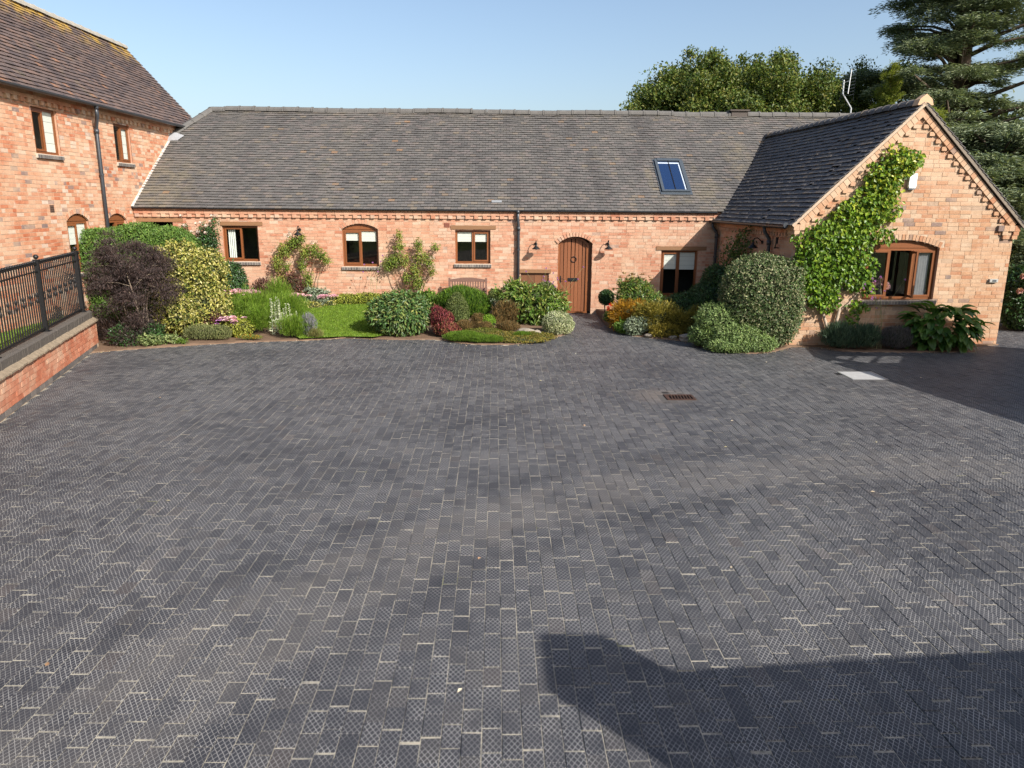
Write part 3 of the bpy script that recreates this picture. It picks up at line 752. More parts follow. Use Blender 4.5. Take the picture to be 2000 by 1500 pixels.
# terracotta edging by the path, gully and inspection cover
ge = thing('drain_gully', (2.75, 11.5, 0), 'rusty iron drain grate set in the dark paving', 'drain')
m = MB(); a, b, c, d = GULLY
for (x0, x1, y0, y1) in ((a - .13, b + .13, c - .2, c), (a - .13, b + .13, d, d + .2), (a - .13, a, c, d), (b, b + .13, c, d)): m.box(x0, x1, y0, y1, -.05, -.0012)
m.build('haunching', simple('dark_haunching', (.072, .066, .062), .9), ge)
m = MB(); m.box(a, b, c, d, -.12, -.0025); m.build('pit_shade', M_GAPBLACK, ge)  # near-black plate under the bars, painted in for the shade of an open drain
m = MB()
for (x0, x1, y0, y1) in ((a, b, c, c + .035), (a, b, d - .035, d), (a, a + .06, c + .035, d - .035), (b - .035, b, c + .035, d - .035)): m.box(x0, x1, y0, y1, -.06, .012)
m.build('grate_frame', M_RUST, ge)
for i in range(8):
    m = MB(); x = a + .085 + i * .048
    m.add([(x, c + .035, -.05), (x + .02, c + .035, -.05), (x + .04, d - .035, -.05), (x + .02, d - .035, -.05), (x, c + .035, .010), (x + .02, c + .035, .010), (x + .04, d - .035, .010), (x + .02, d - .035, .010)],
          [(4, 5, 6, 7), (0, 1, 5, 4), (1, 2, 6, 5), (3, 0, 4, 7)]); m.build('grate_bar', M_RUST, ge)
cv = thing('inspection_cover', (6.69, 13.1, 0), 'pale concrete inspection cover flush with the paving', 'drain cover')
m = MB(); a, b, c, d = COVER
for (x0, x1, y0, y1) in ((a - .13, b + .13, c - .2, c), (a - .13, b + .13, d, d + .2), (a - .13, a, c, d), (b, b + .13, c, d)): m.box(x0, x1, y0, y1, -.05, -.0012)
m.build('haunching', simple('grey_haunching', (.072, .068, .066), .9), cv)
m = MB(); m.box(a + .03, b - .03, c + .03, d - .03, -.05, .002); m.build('cover_slab', M_SLAB, cv)
m = MB()
for (x0, x1, y0, y1) in ((a, b, c, c + .026), (a, b, d - .026, d), (a, a + .026, c + .026, d - .026), (b - .026, b, c + .026, d - .026)): m.box(x0, x1, y0, y1, -.05, .004)
m.build('cover_frame', M_STEEL, cv)

# ------------------------------------------------------------------ long single-storey barn
CH, BL, JT = .0835, .228, .011
FB = Frame((-9.8, 20.9, 0), (1, 0, 0), (0, 0, 1), (0, -1, 0))
bx = lambda x: x + 9.8
barn = thing('long_barn', (-1.8, 23, 0), 'long low brick barn with grey tiled roof and arched oak door', 'house')
WIN = [dict(u0=bx(-7.47), u1=bx(-6.5), v0=1.41, v1=2.36), dict(u0=bx(-4.22), u1=bx(-3.23), v0=1.29, v1=2.29, rise=.15), dict(u0=bx(-1.12), u1=bx(-.15), v0=1.38, v1=2.29), dict(u0=bx(4.60), u1=bx(5.62), v0=.48, v1=1.77)]
holes = opening(bx(-9.62), bx(-8.78), .1, 2.45) + opening(bx(1.72), bx(2.68), -1, 1.93, .20, 6) + opening(bx(.70), bx(1.48), .1, 1.13)
for q in WIN: holes += opening(q['u0'], q['u1'], q['v0'], q['v1'], q.get('rise', 0))
rects = [(0, 16.05, -.1, 2.86)]
for h in holes: rects = sub_rect(rects, h)
wall = sheet(FB, rects).build('front_wall', M_MORTAR, barn)
ph = holes + opening(bx(-7.5), bx(-6.36), 2.365, 2.475) + opening(bx(-1.24), bx(0), 2.305, 2.415) + opening(bx(4.45), bx(5.85), 1.775, 1.885) + opening(bx(.64), bx(1.54), 1.13, 1.23) + opening(bx(-9.75), bx(-8.5), 2.45, 2.56)
ph += [(bx(-4.24), bx(-3.21), 2.28, 2.36)]
for k in range(6):
    t = k / 6; ph.append((bx(-4.24) + .5 * t * .3, bx(-3.21) - .5 * t * .3, 2.36 + .03 * k, 2.36 + .03 * (k + 1) + .001)) if k < 5 else None
lay(pieces_wall(0, 16.05, 0, 2.585, CH, BL, JT, ph), FB, 'brick', 'brickwork', M_BRICK, wall)
# corbelled eaves: a projecting course, dentils on it, and plain courses under the gutter
def corbel(F, u0, u1, z, mat, parent, bd=.114, gap=.121, dpt=.062, rec=.034, top=.30):
    """dentil course (proud and set-back headers in turn) under plain oversailing courses"""
    lower = []; u = u0; zz = [(z + .086, z + .166), (z + .172, z + .252), (z + .258, z + top)]
    while u < u1 - .05:
        L = min(bd + gap, u1 - u); lower.append(dict(poly=[(u, z), (u + L - .004, z), (u + L - .004, z + .082), (u, z + .082)], full=False, dl=rec, dh=rec, d0=-.004, t=(random.random(), random.random(), random.random() * .5, 1)))
        for (za, zb_) in zz: lower.append(dict(poly=[(u, za), (u + L - .005, za), (u + L - .005, zb_), (u, zb_)], full=False, dl=dpt + random.uniform(-.003, .003), dh=dpt, d0=-.004, t=(random.random() * .6, random.random() * .6, random.random(), 1)))
        u += L
    lay(lower, F, 'brick', 'corbel_course', mat, parent, 0)
    u = u0 + .02; dl = []
    while u < u1 - bd:
        dl.append(dict(poly=[(u, z - .002), (u + bd, z - .002), (u + bd, z + .083), (u, z + .083)], full=True, dl=dpt, dh=dpt, d0=0, t=(random.random(), random.random(), random.random() * .4, 1))); u += bd + gap
    lay(dl, F, 'dentil', 'dentils', mat, parent, 120)
corbel(FB, 0.02, 16.0, 2.59, M_BRICK, wall, top=.245)
SK = [('blind', bx(-4.15), bx(-3.73), 1.98, 2.24), ('blind', bx(-3.71), bx(-3.30), 1.96, 2.24)]
w1 = window(FB, barn, **WIN[0], lintel=(bx(-7.5), bx(-6.36), 2.37, 2.47), opens=[(bx(-7.42), bx(-6.96), 1.46, 2.31)], dress=[('curtain', bx(-7.36), bx(-7.16), 1.42, 2.32)], label='window with oak lintel and white curtain')
w2 = window(FB, barn, **WIN[1], opens=[(bx(-4.165), bx(-3.73), 1.345, 2.235)], dress=SK, label='arched window with cream blinds')
w3 = window(FB, barn, **WIN[2], lintel=(bx(-1.24), bx(0), 2.31, 2.41), opens=[(bx(-.615), bx(-.205), 1.435, 2.235)], dress=[('blind', bx(-1.06), bx(-.64), 1.97, 2.25), ('blind', bx(-.6), bx(-.2), 1.97, 2.25)], label='window above the bench with half drawn blinds')
w4 = window(FB, barn, **WIN[3], lintel=(bx(4.45), bx(5.85), 1.78, 1.88), opens=[(bx(4.655), bx(5.085), .535, 1.715)], dress=[('blind', bx(4.66), bx(5.08), 1.25, 1.72), ('blind', bx(5.14), bx(5.57), 1.24, 1.72)], label='shaded window beside the wing with blinds')
arch_ring(FB, bx(-4.22), bx(-3.23), 2.29, .15, .115, wall, M_BRICK)
arch_ring(FB, bx(1.72), bx(2.68), 1.93, .20, .115, wall, M_BRICK, .035)
# brick reveals of the door
for (u, n) in ((bx(2.68), -1), (bx(1.72), 1)):
    Fv = Frame(FB.p(u, 0, 0), (0, 1, 0), (0, 0, 1), (n, 0, 0)); sheet(Fv, [(-.006, .2, 0, 1.95)]).build('reveal', M_MORTAR, wall)
    o = pieces_wall(-.008, .2, 0, 1.95, CH, .11, JT, d=.006); lay(o, Fv, 'brick', 'reveal_bricks', M_BRICK, wall, 0)
sv = MB(); ap = arc_pts(bx(1.72), bx(2.68), 1.93, .20, 16)
for i in range(16): sv.add([FB.p(*ap[i], .03), FB.p(*ap[i + 1], .03), FB.p(*ap[i + 1], -.2), FB.p(*ap[i], -.2)], [(0, 1, 2, 3)])
sv.build('arch_soffit', M_BRICK, wall)
# the door
dm = MB(); A, B_ = bx(1.725), bx(2.585); DV = -.10
sp_, ri = 1.925, .195
oa = [(A, 0)] + arc_pts(A, B_, sp_, ri, 14) + [(B_, 0)]; ia = [(A + .065, 0)] + [(x, y) for x, y in arc_pts(A + .065, B_ - .065, sp_ - .02, ri - .03, 14)] + [(B_ - .065, 0)]
dm.strip(FB, oa, ia, DV - .08, DV); dm.fbox(FB, A, B_, .0, .045, DV - .08, DV + .02)
door = dm.build('door', M_FRAME, barn); door['label'] = 'arched oak plank front door'
pa = arc_pts(A + .067, B_ - .067, sp_ - .022, ri - .03, 60); np_ = 7; pw = (B_ - A - .134) / np_
for i in range(np_):
    a = A + .067 + i * pw + .003; b = a + pw - .006; top = [p for p in pa if a <= p[0] <= b]
    pl = MB(); pl.fprism(FB, [(a, .05), (b, .05)] + top[::-1], DV - .07, DV - .032 + random.uniform(-.001, .001)); pl.build('plank', M_DOOR, door)
bk = MB(); bk.fprism(FB, [(A + .03, .02), (B_ - .03, .02)] + arc_pts(A + .03, B_ - .03, sp_ - .02, ri - .02, 10)[::-1], DV - .075, DV - .055); bk.build('backing_board', M_GAPBLACK, door)
gp = MB(); sd = Frame(FB.p(0, 0, 0), (1, 0, 0), (0, 0, 1), (0, -1, 0)); gp.fbox(FB, B_, bx(2.68), 0, 2.1, -.2, -.185); gp.build('side_board', M_FRAME, door)
kn = MB(); c = FB.p((A + B_) / 2 + .02, 1.50, DV - .02); ring = [c + Vector((.075 * math.cos(t * math.pi / 8), 0, .075 * math.sin(t * math.pi / 8))) for t in range(17)]
kn.tube(ring, .011, 6, False); kn.ball(c + Vector((0, 0, .075)), .018); kn.build('knocker', M_BLACK, door, True)
lp = MB(); lp.fbox(FB, A + .30, A + .57, .89, .985, DV - .032, DV - .02); lp.fbox(FB, A + .33, A + .54, .915, .96, DV - .02, DV - .014); lp.build('letter_plate', M_BLACK, door)
hd = MB(); hd.fbox(FB, A + .072, A + .105, .84, 1.04, DV - .032, DV - .02); p0 = FB.p(A + .088, .96, DV - .02)
hd.tube([p0, p0 + Vector((0, -.05, 0)), p0 + Vector((.05, -.055, 0)), p0 + Vector((.11, -.05, -.012))], [.009, .009, .009, .007], 6); hd.build('handle', M_BLACK, door)
# meter cupboard
md = MB(); md.fbox(FB, bx(.70), bx(1.48), .1, 1.12, -.06, -.05); md = md.build('meter_cupboard', M_METERDOOR, barn); md['label'] = 'stained plank door of meter cupboard'
for i in range(4):
    q = MB(); a = bx(.71) + i * .19; q.fbox(FB, a, a + (.165 if i == 3 else .185), .1, 1.115, -.05, -.035); q.build('plank', M_METERDOOR, md)
q = MB(); q.fbox(FB, bx(.64), bx(1.54), 1.132, 1.228, -.05, .035); q.build('lintel', M_LINTEL, md)
# open porch at the far left
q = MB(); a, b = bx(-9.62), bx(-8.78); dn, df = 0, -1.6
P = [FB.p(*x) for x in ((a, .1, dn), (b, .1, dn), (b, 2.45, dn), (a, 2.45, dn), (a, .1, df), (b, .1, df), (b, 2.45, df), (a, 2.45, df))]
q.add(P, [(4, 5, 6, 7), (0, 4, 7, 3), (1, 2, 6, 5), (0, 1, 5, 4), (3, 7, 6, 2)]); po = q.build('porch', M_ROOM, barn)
q = MB(); q.fbox(FB, bx(-9.75), bx(-8.5), 2.455, 2.555, -.08, .02); q.build('lintel', M_LINTEL, po)
q = MB(); q.fbox(FB, bx(-1.42), bx(-1.27), 2.36, 2.48, -.01, .012)
for i in range(3): q.fbox(FB, bx(-1.41), bx(-1.28), 2.375 + i * .034, 2.393 + i * .034, .012, .018)
q.build('air_brick', simple('terracotta_grille', (.20, .075, .05), .85), barn)
q = MB(); q.box(-9.8, 11.4, 21.05, 29.4, -.1, .05); q.build('floor', M_ROOM, barn)
q = MB(); q.box(-9.78, 11.45, 29.3, 29.55, -.1, 2.8); q.box(11.2, 11.45, 21.1, 29.3, -.1, 2.8); q.build('rear_wall', M_BRICK, barn)

# roof of the long barn
ph_ = math.atan(.683); FR = Frame((-9.8, 20.78, 2.83), (1, 0, 0), (0, math.cos(ph_), math.sin(ph_)), (0, -math.sin(ph_), math.cos(ph_)))
FR.sag = .013; SL = (25.17 - 20.78) / math.cos(ph_); HIP = (-1.61, .8, .8 * 3.706)
SKY = (bx(4.66), bx(5.46), .87, 2.54)
roof = sheet(FR, sub_rect([(0, 21.3, 0, SL)], SKY), 0, [HIP])
rb = Frame((-9.8, 25.17, FR.p(0, SL).z), (1, 0, 0), (0, math.cos(ph_), -math.sin(ph_)), (0, math.sin(ph_), math.cos(ph_)))
roof.add([rb.p(.8, 0), rb.p(21.3, 0), rb.p(21.3, SL), rb.p(-.2, SL)], [(0, 1, 2, 3)])
roof.add([FR.p(.8, SL), FR.p(0, 3.706), rb.p(-.2, SL)], [(0, 1, 2)])
roof.add([FR.p(21.3, 0), FR.p(21.3, SL), rb.p(21.3, SL)], [(0, 1, 2)])
roof = roof.build('roof', M_TILEBED, barn)
lay(pieces_roof(0.02, 21.3, SL - .06, .128, .182, .006, [HIP, (0, 1, SL - .03)], [SKY]), FR, 'roof_tile', 'roof_tiling', M_TILE, roof)
def ridge(P0, P1, n, r, mat, parent, name='ridge_tile', seg=7, flatten=.8, wave=0.0):
    P0, P1 = Vector(P0), Vector(P1); d = (P1 - P0); L = d.length / n; d.normalize(); s = d.cross(Vector((0, 0, 1))).normalized(); up = s.cross(d)
    for i in range(n):
        a = P0 + d * (L * i + .004); b = P0 + d * (L * (i + 1) - .004); q = MB(); vs = []; j = random.uniform(-.006, .006) + wave * (math.sin(i * .5) + .5 * math.sin(i * 1.3))
        for X, rr in ((a, r), (a + d * .05, r), (b - d * .055, r), (b - d * .055, r * 1.12), (b, r * 1.12)):
            for k in range(seg):
                th = math.pi * (k / (seg - 1)) * 1.1 - .05 * math.pi; vs.append(X + s * math.cos(th) * rr + up * (math.sin(th) * rr * flatten + j))
        fs = [(x * seg + k, x * seg + k + 1, (x + 1) * seg + k + 1, (x + 1) * seg + k) for x in range(4) for k in range(seg - 1)]
        fs += [tuple(range(seg)), tuple(4 * seg + k for k in range(seg - 1, -1, -1))]
        q.add(vs, fs); q.build(name, mat, parent)
RZ = FR.p(0, SL).z
ridge((-9.0, 25.17, RZ - .01), (7.5, 25.17, RZ - .01), 36, .155, M_RIDGE, roof, wave=.014); ridge((8.05, 25.17, RZ - .01), (11.5, 25.17, RZ - .01), 8, .155, M_RIDGE, roof)
q = MB(); q.box(7.52, 8.03, 25.0, 25.34, RZ - .06, RZ + .12); q.box(7.46, 8.09, 24.95, 25.39, RZ + .12, RZ + .16); q.build('ridge_vent', simple('brown_vent_tile', (.075, .062, .055), .8), roof)
ridge(FR.p(.02, 3.75, .02), FR.p(.80, SL, .02), 4, .13, M_RIDGE, roof, 'hip_tile', 6, .7)
q = MB(); q.add([FR.p(.0, 0, .045), FR.p(.07, 0, .045), FR.p(.07, 3.5, .045), FR.p(.0, 3.5, .045)], [(0, 1, 2, 3)])
q.add([FR.p(.07, 0, .045), FR.p(.07, 0, .02), FR.p(.07, 3.5, .02), FR.p(.07, 3.5, .045)], [(0, 1, 2, 3)]); q.build('flashing', simple('mortar_fillet', (.46, .43, .40), .8), roof)
q = MB(); q.add([FR.p(.0, 3.35, .06), FR.p(.3, 3.38, .06), FR.p(.42, 3.62, .07), FR.p(.2, 3.72, .10), FR.p(.0, 3.72, .14)], [(0, 1, 2, 3, 4)]); q.add([FR.p(.0, 3.35, .06), FR.p(.3, 3.38, .06), FR.p(.3, 3.38, .0), FR.p(.0, 3.35, .0)], [(0, 1, 2, 3)]); q.build('lead_gutter', M_LEAD, roof)
q = MB(); q.fbox(FR, bx(-.12), bx(.16), .30, .40, .03, .05); q.build('vent_tile', simple('grey_vent', (.20, .21, .22), .6), roof)
# rooflight
sk_ = MB(); a, b, c, d = SKY; fw = .075
for r_ in ((a, a + fw, c, d), (b - fw, b, c, d), (a + fw, b - fw, c, c + fw), (a + fw, b - fw, d - .11, d)): sk_.fbox(FR, *r_, -.05, .085 if r_[3] != d or r_[2] < d - .2 else .10)
sk_.fbox(FR, a - .05, a - .002, c - .1, d + .04, -.01, .04); sk_.fbox(FR, b + .002, b + .05, c - .1, d + .04, -.01, .04); sk_.fbox(FR, a - .05, b + .05, c - .11, c - .002, -.01, .045)
skw = sk_.build('rooflight', M_SKYFRAME, barn); skw['label'] = 'dark framed rooflight with blue glass'
for (p, q_) in ((a + fw, (a + b) / 2 - .01), ((a + b) / 2 + .01, b - fw)):
    q = MB(); q.add([FR.p(p, c + fw, .05), FR.p(q_, c + fw, .05), FR.p(q_, d - .11, .05), FR.p(p, d - .11, .05)], [(0, 1, 2, 3)]); q.build('pane', M_SKYGLASS, skw)
q = MB(); q.fbox(FR, (a + b) / 2 - .01, (a + b) / 2 + .01, c + fw, d - .11, .02, .065); q.build('glazing_bar', M_BLACK, skw)
q = MB(); q.fbox(FR, a + fw, (a + b) / 2 - .012, d - .22, d - .16, .052, .056); q.fbox(FR, (a + b) / 2 + .012, b - fw, d - .22, d - .16, .052, .056); q.fbox(FR, b - fw - .05, b - fw - .01, c + fw, d - .24, .052, .055); q.build('blind_edge', simple('pale_lining', (.42, .48, .55), .5), skw)
# rainwater goods
def gutter(name, P0, P1, parent, r=.06):
    P0, P1 = Vector(P0), Vector(P1); d = (P1 - P0).normalized(); s = d.cross(Vector((0, 0, 1))).normalized(); vs = []; q = MB()
    for X in (P0, P1):
        for rr in (r, r - .008):
            for k in range(7): th = math.pi + math.pi * k / 6; vs.append(X + s * math.cos(th) * rr + Vector((0, 0, math.sin(th) * rr)))
    fs = []
    for k in range(6): fs += [(k, k + 1, 15 + k, 14 + k), (7 + k, 21 + k, 22 + k, 8 + k)]
    fs += [(0, 14, 21, 7), (6, 13, 27, 20)]; q.add(vs, fs); return q.build(name, M_GUTTER, parent)
def downpipe(pts, parent, r=.042, hang=()):
    q = MB(); q.tube(pts, r, 10); q.tube([Vector(pts[0]) + Vector((0, 0, .03)), Vector(pts[0]) - Vector((0, 0, .06))], r * 1.25, 10)
    k = Vector(pts[-2]); q.tube([k + Vector((0, 0, .03)), k - Vector((0, 0, .07))], r * 1.3, 10); o = q.build('downpipe', M_GUTTER, parent, True)
    for h in hang:
        b = MB(); b.tube([(pts[-1][0], pts[-1][1], h), (pts[-1][0], pts[-1][1], h + .04)], r * 1.35, 10); b.build('bracket', M_GUTTER, o)
    return o
gutter('gutter', (-9.75, 20.79, 2.85), (6.05, 20.79, 2.83), barn, .05)
downpipe([(.60, 20.79, 2.80), (.60, 20.79, 2.60), (.62, 20.82, 2.42), (.62, 20.82, 2.36), (.62, 20.82, .15)], barn, hang=(1.75, .9))

# ------------------------------------------------------------------ gabled wing
AG = R(2.8); GU = Vector((math.cos(AG), math.sin(AG), 0)); GV = Vector((-math.sin(AG), math.cos(AG), 0)); Z = Vector((0, 0, 1))
FG = Frame((6.4, 16.03, 0), GU, Z, -GV); GW = 4.85; GA = 2.425; SLP = .961; GT = math.atan(SLP); EZ = 2.60
wing = thing('gabled_wing', (8.8, 18.5, 0), 'gabled brick wing with climber and open casement window', 'house')
top = 5.07; cl = -SLP, 1, (top - .07) - SLP * GA; cr = SLP, 1, (top - .07) + SLP * GA
GWIN = dict(u0=1.60, u1=3.22, v0=1.02, v1=2.13, rise=.17)
gh = opening(GWIN['u0'], GWIN['u1'], GWIN['v0'], GWIN['v1'], GWIN['rise'])
rects = [(0, GW, -.1, 5.1)]
for h in gh: rects = sub_rect(rects, h)
gw = sheet(FG, rects, 0, [cl, cr]).build('gable_wall', M_MORTAR, wing)
gb = gh + [(GWIN['u0'] - .1, GWIN['u1'] + .1, 2.14, 2.30), (GWIN['u0'] + .3, GWIN['u1'] - .3, 2.3, 2.41)]
ds = .24 * math.sqrt(1 + SLP * SLP); dclip = (-SLP, 1, cl[2] - ds), (SLP, 1, cr[2] - ds)
lay(pieces_wall(0, GW, 0, 5.0, .0865, .238, .011, gb, [cl, cr]), FG, 'brick', 'brickwork', M_BRICKG, gw)
arch_ring(FG, GWIN['u0'], GWIN['u1'], 2.13, .17, .125, gw, M_BRICKG, .014)
# brick band along the verges, and stepped dentils hanging from it
for s in (0, 1):
    X = (lambda u: u) if s == 0 else (lambda u: GW - u)
    L = GA / math.cos(GT); n = int(L / .235); t = L / n; c_, s_ = math.cos(GT), math.sin(GT); u0, v0 = 0.0, top - .075 - SLP * GA
    for i in range(n):
        for (lo, hi, dd, ln) in ((-.135, -.004, .060, 2),):
            for j in range(ln):
                a, b = t * (i + j / ln) + .005, t * (i + (j + 1) / ln) - .005
                poly = [(u0 + x * c_ - y * s_, v0 + x * s_ + y * c_) for x, y in ((a, lo), (b, lo), (b, hi), (a, hi))]
                q = MB(); q.fprism(FG, [(X(u), v) for u, v in poly], -.003, dd + random.uniform(-.002, .002)); q.build('verge_brick', M_BRICKG, gw)
    k = 0
    while True:                                          # one block a step, hung under the band with a gap between blocks
        vv = v0 + .02 + k * .146; ub = (vv + .088 - v0) / SLP + .137 / s_
        if ub > GA - .03: break
        q = MB(); q.fprism(FG, [(X(a), b) for a, b in ((ub - .025, vv), (ub + .082, vv), (ub + .082, vv + .08), (ub - .025, vv + .08))], -.003, .045); q.build('verge_dentil', M_BRICKG, gw); k += 1
    # kneeler
    kn = [(-.10, .42, 2.50, 2.62, .06), (-.08, .34, 2.415, 2.495, .058), (-.06, .27, 2.33, 2.41, .055)]
    for (a, b, c, d, dd) in kn:
        x = a
        while x < b - .04:
            y = min(b, x + .125); q = MB(); dq = dd if int((x - a) / .125) % 2 == 0 or d > 2.6 else dd - .035
            q.fprism(FG, [(X(x + .003), c), (X(y - .003), c), (X(y - .003), d), (X(x + .003), d)], -.003 if x > 0 else -.30, dq); q.build('kneeler_brick', M_BRICKG, gw); x = y
# shaded side wall towards the courtyard
FS = Frame(Vector((6.4, 16.03, 0)) + GV * 4.9, -GV, Z, -GU)
sw = sheet(FS, [(0, 4.9, -.1, 2.62)]).build('side_wall', M_MORTAR, wing)
lay(pieces_wall(0, 4.9, 0, 2.335, CH, BL, JT), FS, 'brick', 'brickwork', M_BRICK, sw, 60)
corbel(FS, .02, 4.55, 2.34, M_BRICK, sw, .075, .075, rec=.004, top=.28)
rw = MB(); FE = Frame(FG.p(GW, 0), GV, Z, GU); rw.add([FE.p(0, -.1), FE.p(9, -.1), FE.p(9, 2.62), FE.p(0, 2.62)], [(0, 1, 2, 3)]); rw.build('far_wall', M_BRICK, wing)
# window: left casement, one pushed open, right casement
ww = window(FG, wing, **GWIN, lights=3, opens=[(1.655, 2.145, 1.075, 2.075), (2.69, 3.165, 1.075, 2.075)], sillproj=.10, deep=1.6,
            dress=[('grey', 2.86, 3.10, 1.04, 2.1), ('red', 2.72, 2.84, 1.04, 2.1)], label='three light gable window with open middle casement')
sa = MB(); hp = FG.p(2.66, 0, -.07); od = (GU * math.cos(R(100)) - (-GV) * -math.sin(R(100))).normalized(); Fo = Frame(FG.p(2.665, 0, -.06), Vector(FG.N) * .96 - GU * .28, Z, GU)
for (a, b, c, d) in ((0, .045, 1.08, 2.07), (.40, .445, 1.08, 2.07), (.045, .40, 1.08, 1.125), (.045, .40, 2.025, 2.07)): sa.fbox(Fo, a * .8, b * .8, c, d, -.02, .02)
sa = sa.build('open_sash', M_FRAME, ww)
q = MB(); q.add([Fo.p(.036, 1.125), Fo.p(.32, 1.125), Fo.p(.32, 2.025), Fo.p(.036, 2.025)], [(0, 1, 2, 3)]); q.build('sash_pane', M_GLASS, ww)
# wing roof
for (O, Ud, Vd, Nd, nm) in ((FG.p(-.16, EZ, .085), GV, GU * math.cos(GT) + Z * math.sin(GT), -GU * math.sin(GT) + Z * math.cos(GT), 'l'),
                            (FG.p(GW + .16, EZ, .085), GV, -GU * math.cos(GT) + Z * math.sin(GT), GU * math.sin(GT) + Z * math.cos(GT), 'r')):
    F = Frame(O, Ud, Vd, Nd); F.sag = .010; L = (GA + .16) / math.cos(GT)
    rf = sheet(F, [(0, 8.6, 0, L)]); rf.add([F.p(0, 0), F.p(0, L), F.p(0, L, -.05), F.p(0, 0, -.05)], [(0, 1, 2, 3)]); rf = rf.build('roof', M_TILEBED, wing)
    if nm == 'l': rf['label'] = 'dark shaded roof slope facing the courtyard'
    lay(pieces_roof(-.03, 8.6, L - .05, .135, .19, .006, [(0, 1, L - .02)], lift=.044), F, 'roof_tile', 'roof_tiling', M_TILE3, rf, 300 if nm == 'l' else 120)
    q = MB(); q.add([F.p(-.02, 0, -.045), F.p(-.02, L, -.045), F.p(-.02, L, .012), F.p(-.02, 0, .012), F.p(.03, 0, -.045), F.p(.03, L, -.045)], [(0, 1, 2, 3), (0, 1, 5, 4)]); q.build('verge_pointing', M_MORTAR if nm == 'l' else simple('weathered_verge', (.20, .165, .13), .9), rf)
    if nm == 'l': RL = rf
rz = EZ + SLP * (GA + .16)
ridge(FG.p(GA, rz - .01, -.12), FG.p(GA, rz - .01, -8.3), 27, .145, M_TILE3, RL)
q = MB(); q.fprism(FG, [(GA - .17, rz - .05), (GA + .17, rz - .05), (GA + .13, rz + .07), (GA, rz + .17), (GA - .13, rz + .07)], -.10, .10, True); q.build('ridge_end', simple('pale_terracotta', (.52, .34, .21), .85), RL)
gq = gutter('gutter', FS.p(-.05, 2.60, .24), FS.p(4.84, 2.585, .24), wing)
q = MB(); gp_ = FS.p(4.86, 2.60, .24); q.tube([gp_ + GV * .02, gp_ - GV * .01], .058, 10); q.build('gutter_end', M_GUTTER, wing)
def wpipe(u, zb):
    downpipe([FS.p(u, 2.56, .22), FS.p(u, 2.44, .22), FS.p(u, 2.26, .09), FS.p(u, 2.2, .09), FS.p(u, zb, .09)], wing, hang=(1.6,))
wpipe(.14, .1); wpipe(3.7, .1)
# ------------------------------------------------------------------ two-storey barn on the left
FL = Frame((-9.8, 11, 0), (0, 1, 0), Z, (1, 0, 0)); tall = thing('tall_barn', (-11.9, 18, 0), 'two storey orange brick barn with plum tiled roof', 'house'); ly = lambda y: y - 11
LW = [dict(u0=ly(16.80), u1=ly(17.74), v0=3.98, v1=4.93), dict(u0=ly(20.28), u1=ly(21.15), v0=3.98, v1=4.93), dict(u0=ly(17.60), u1=ly(18.54), v0=1.35, v1=2.53, rise=.17), dict(u0=ly(19.46), u1=ly(20.42), v0=1.35, v1=2.51, rise=.17)]
lh = []
for q in LW: lh += opening(q['u0'], q['u1'], q['v0'], q['v1'], q.get('rise', 0))
rects = [(-4, 15, -.1, 5.3)]
for h in lh: rects = sub_rect(rects, h)
lw_ = sheet(FL, rects).build('side_wall', M_MORTAR, tall)
lb_ = list(lh)
for q in LW[2:]: lb_ += [(q['u0'] - .03, q['u1'] + .03, q['v1'] - .01, q['v1'] + .08), (q['u0'] + .05, q['u1'] - .05, q['v1'] + .08, q['v1'] + .17), (q['u0'] + .2, q['u1'] - .2, q['v1'] + .17, q['v1'] + .28)]
lay(pieces_wall(0, 15, .25, 4.98, CH, BL, JT, lb_), FL, 'brick', 'brickwork', M_BRICK2, lw_)
corbel(FL, 0, 15, 4.985, M_BRICK2, lw_, rec=.012, top=.27)
window(FL, tall, **LW[0], lights=2, inset=.05, opens=[(LW[0]['u0'] + .055, LW[0]['u0'] + .47, 4.035, 4.875)], dress=[('blind', LW[0]['u0'] + .5, LW[0]['u1'] - .02, 4.0, 4.9)], room=M_ROOMPALE, label='nearer upstairs window with black handle')
window(FL, tall, **LW[1], lights=2, inset=.05, opens=[(LW[1]['u0'] + .435, LW[1]['u1'] - .055, 4.035, 4.875)], dress=[('blind', LW[1]['u0'] + .47, LW[1]['u1'] - .02, 4.0, 4.9)], room=M_ROOMPALE, label='farther upstairs window nearest the roof junction')
window(FL, tall, **LW[2], lights=2, inset=.05, opens=[(LW[2]['u0'] + .055, LW[2]['u0'] + .46, 1.41, 2.47)], dress=[('blind', LW[2]['u0'] + .05, LW[2]['u1'] - .05, 2.0, 2.5)], room=M_ROOMPALE, label='arched ground floor window above the hedge')
window(FL, tall, **LW[3], lights=2, inset=.05, opens=[(LW[3]['u0'] + .5, LW[3]['u1'] - .055, 1.41, 2.45)], room=M_ROOMPALE, label='arched ground floor window beside the downpipe')
arch_ring(FL, LW[2]['u0'], LW[2]['u1'], LW[2]['v1'], .17, .11, lw_, M_BRICK2); arch_ring(FL, LW[3]['u0'], LW[3]['u1'], LW[3]['v1'], .17, .11, lw_, M_BRICK2)
q = MB(); q.fbox(FL, ly(17.02), ly(17.17), 2.74, 2.90, -.01, .012)
for i in range(3): q.fbox(FL, ly(17.035), ly(17.155), 2.76 + i * .045, 2.785 + i * .045, .012, .022)
q.build('wall_vent', simple('brown_vent', (.09, .055, .04), .7), tall)
q = MB(); q.fbox(FL, ly(20.55), ly(20.65), 2.28, 2.44, -.01, .014); q.build('air_brick', simple('terracotta_vent', (.20, .075, .05), .85), tall)
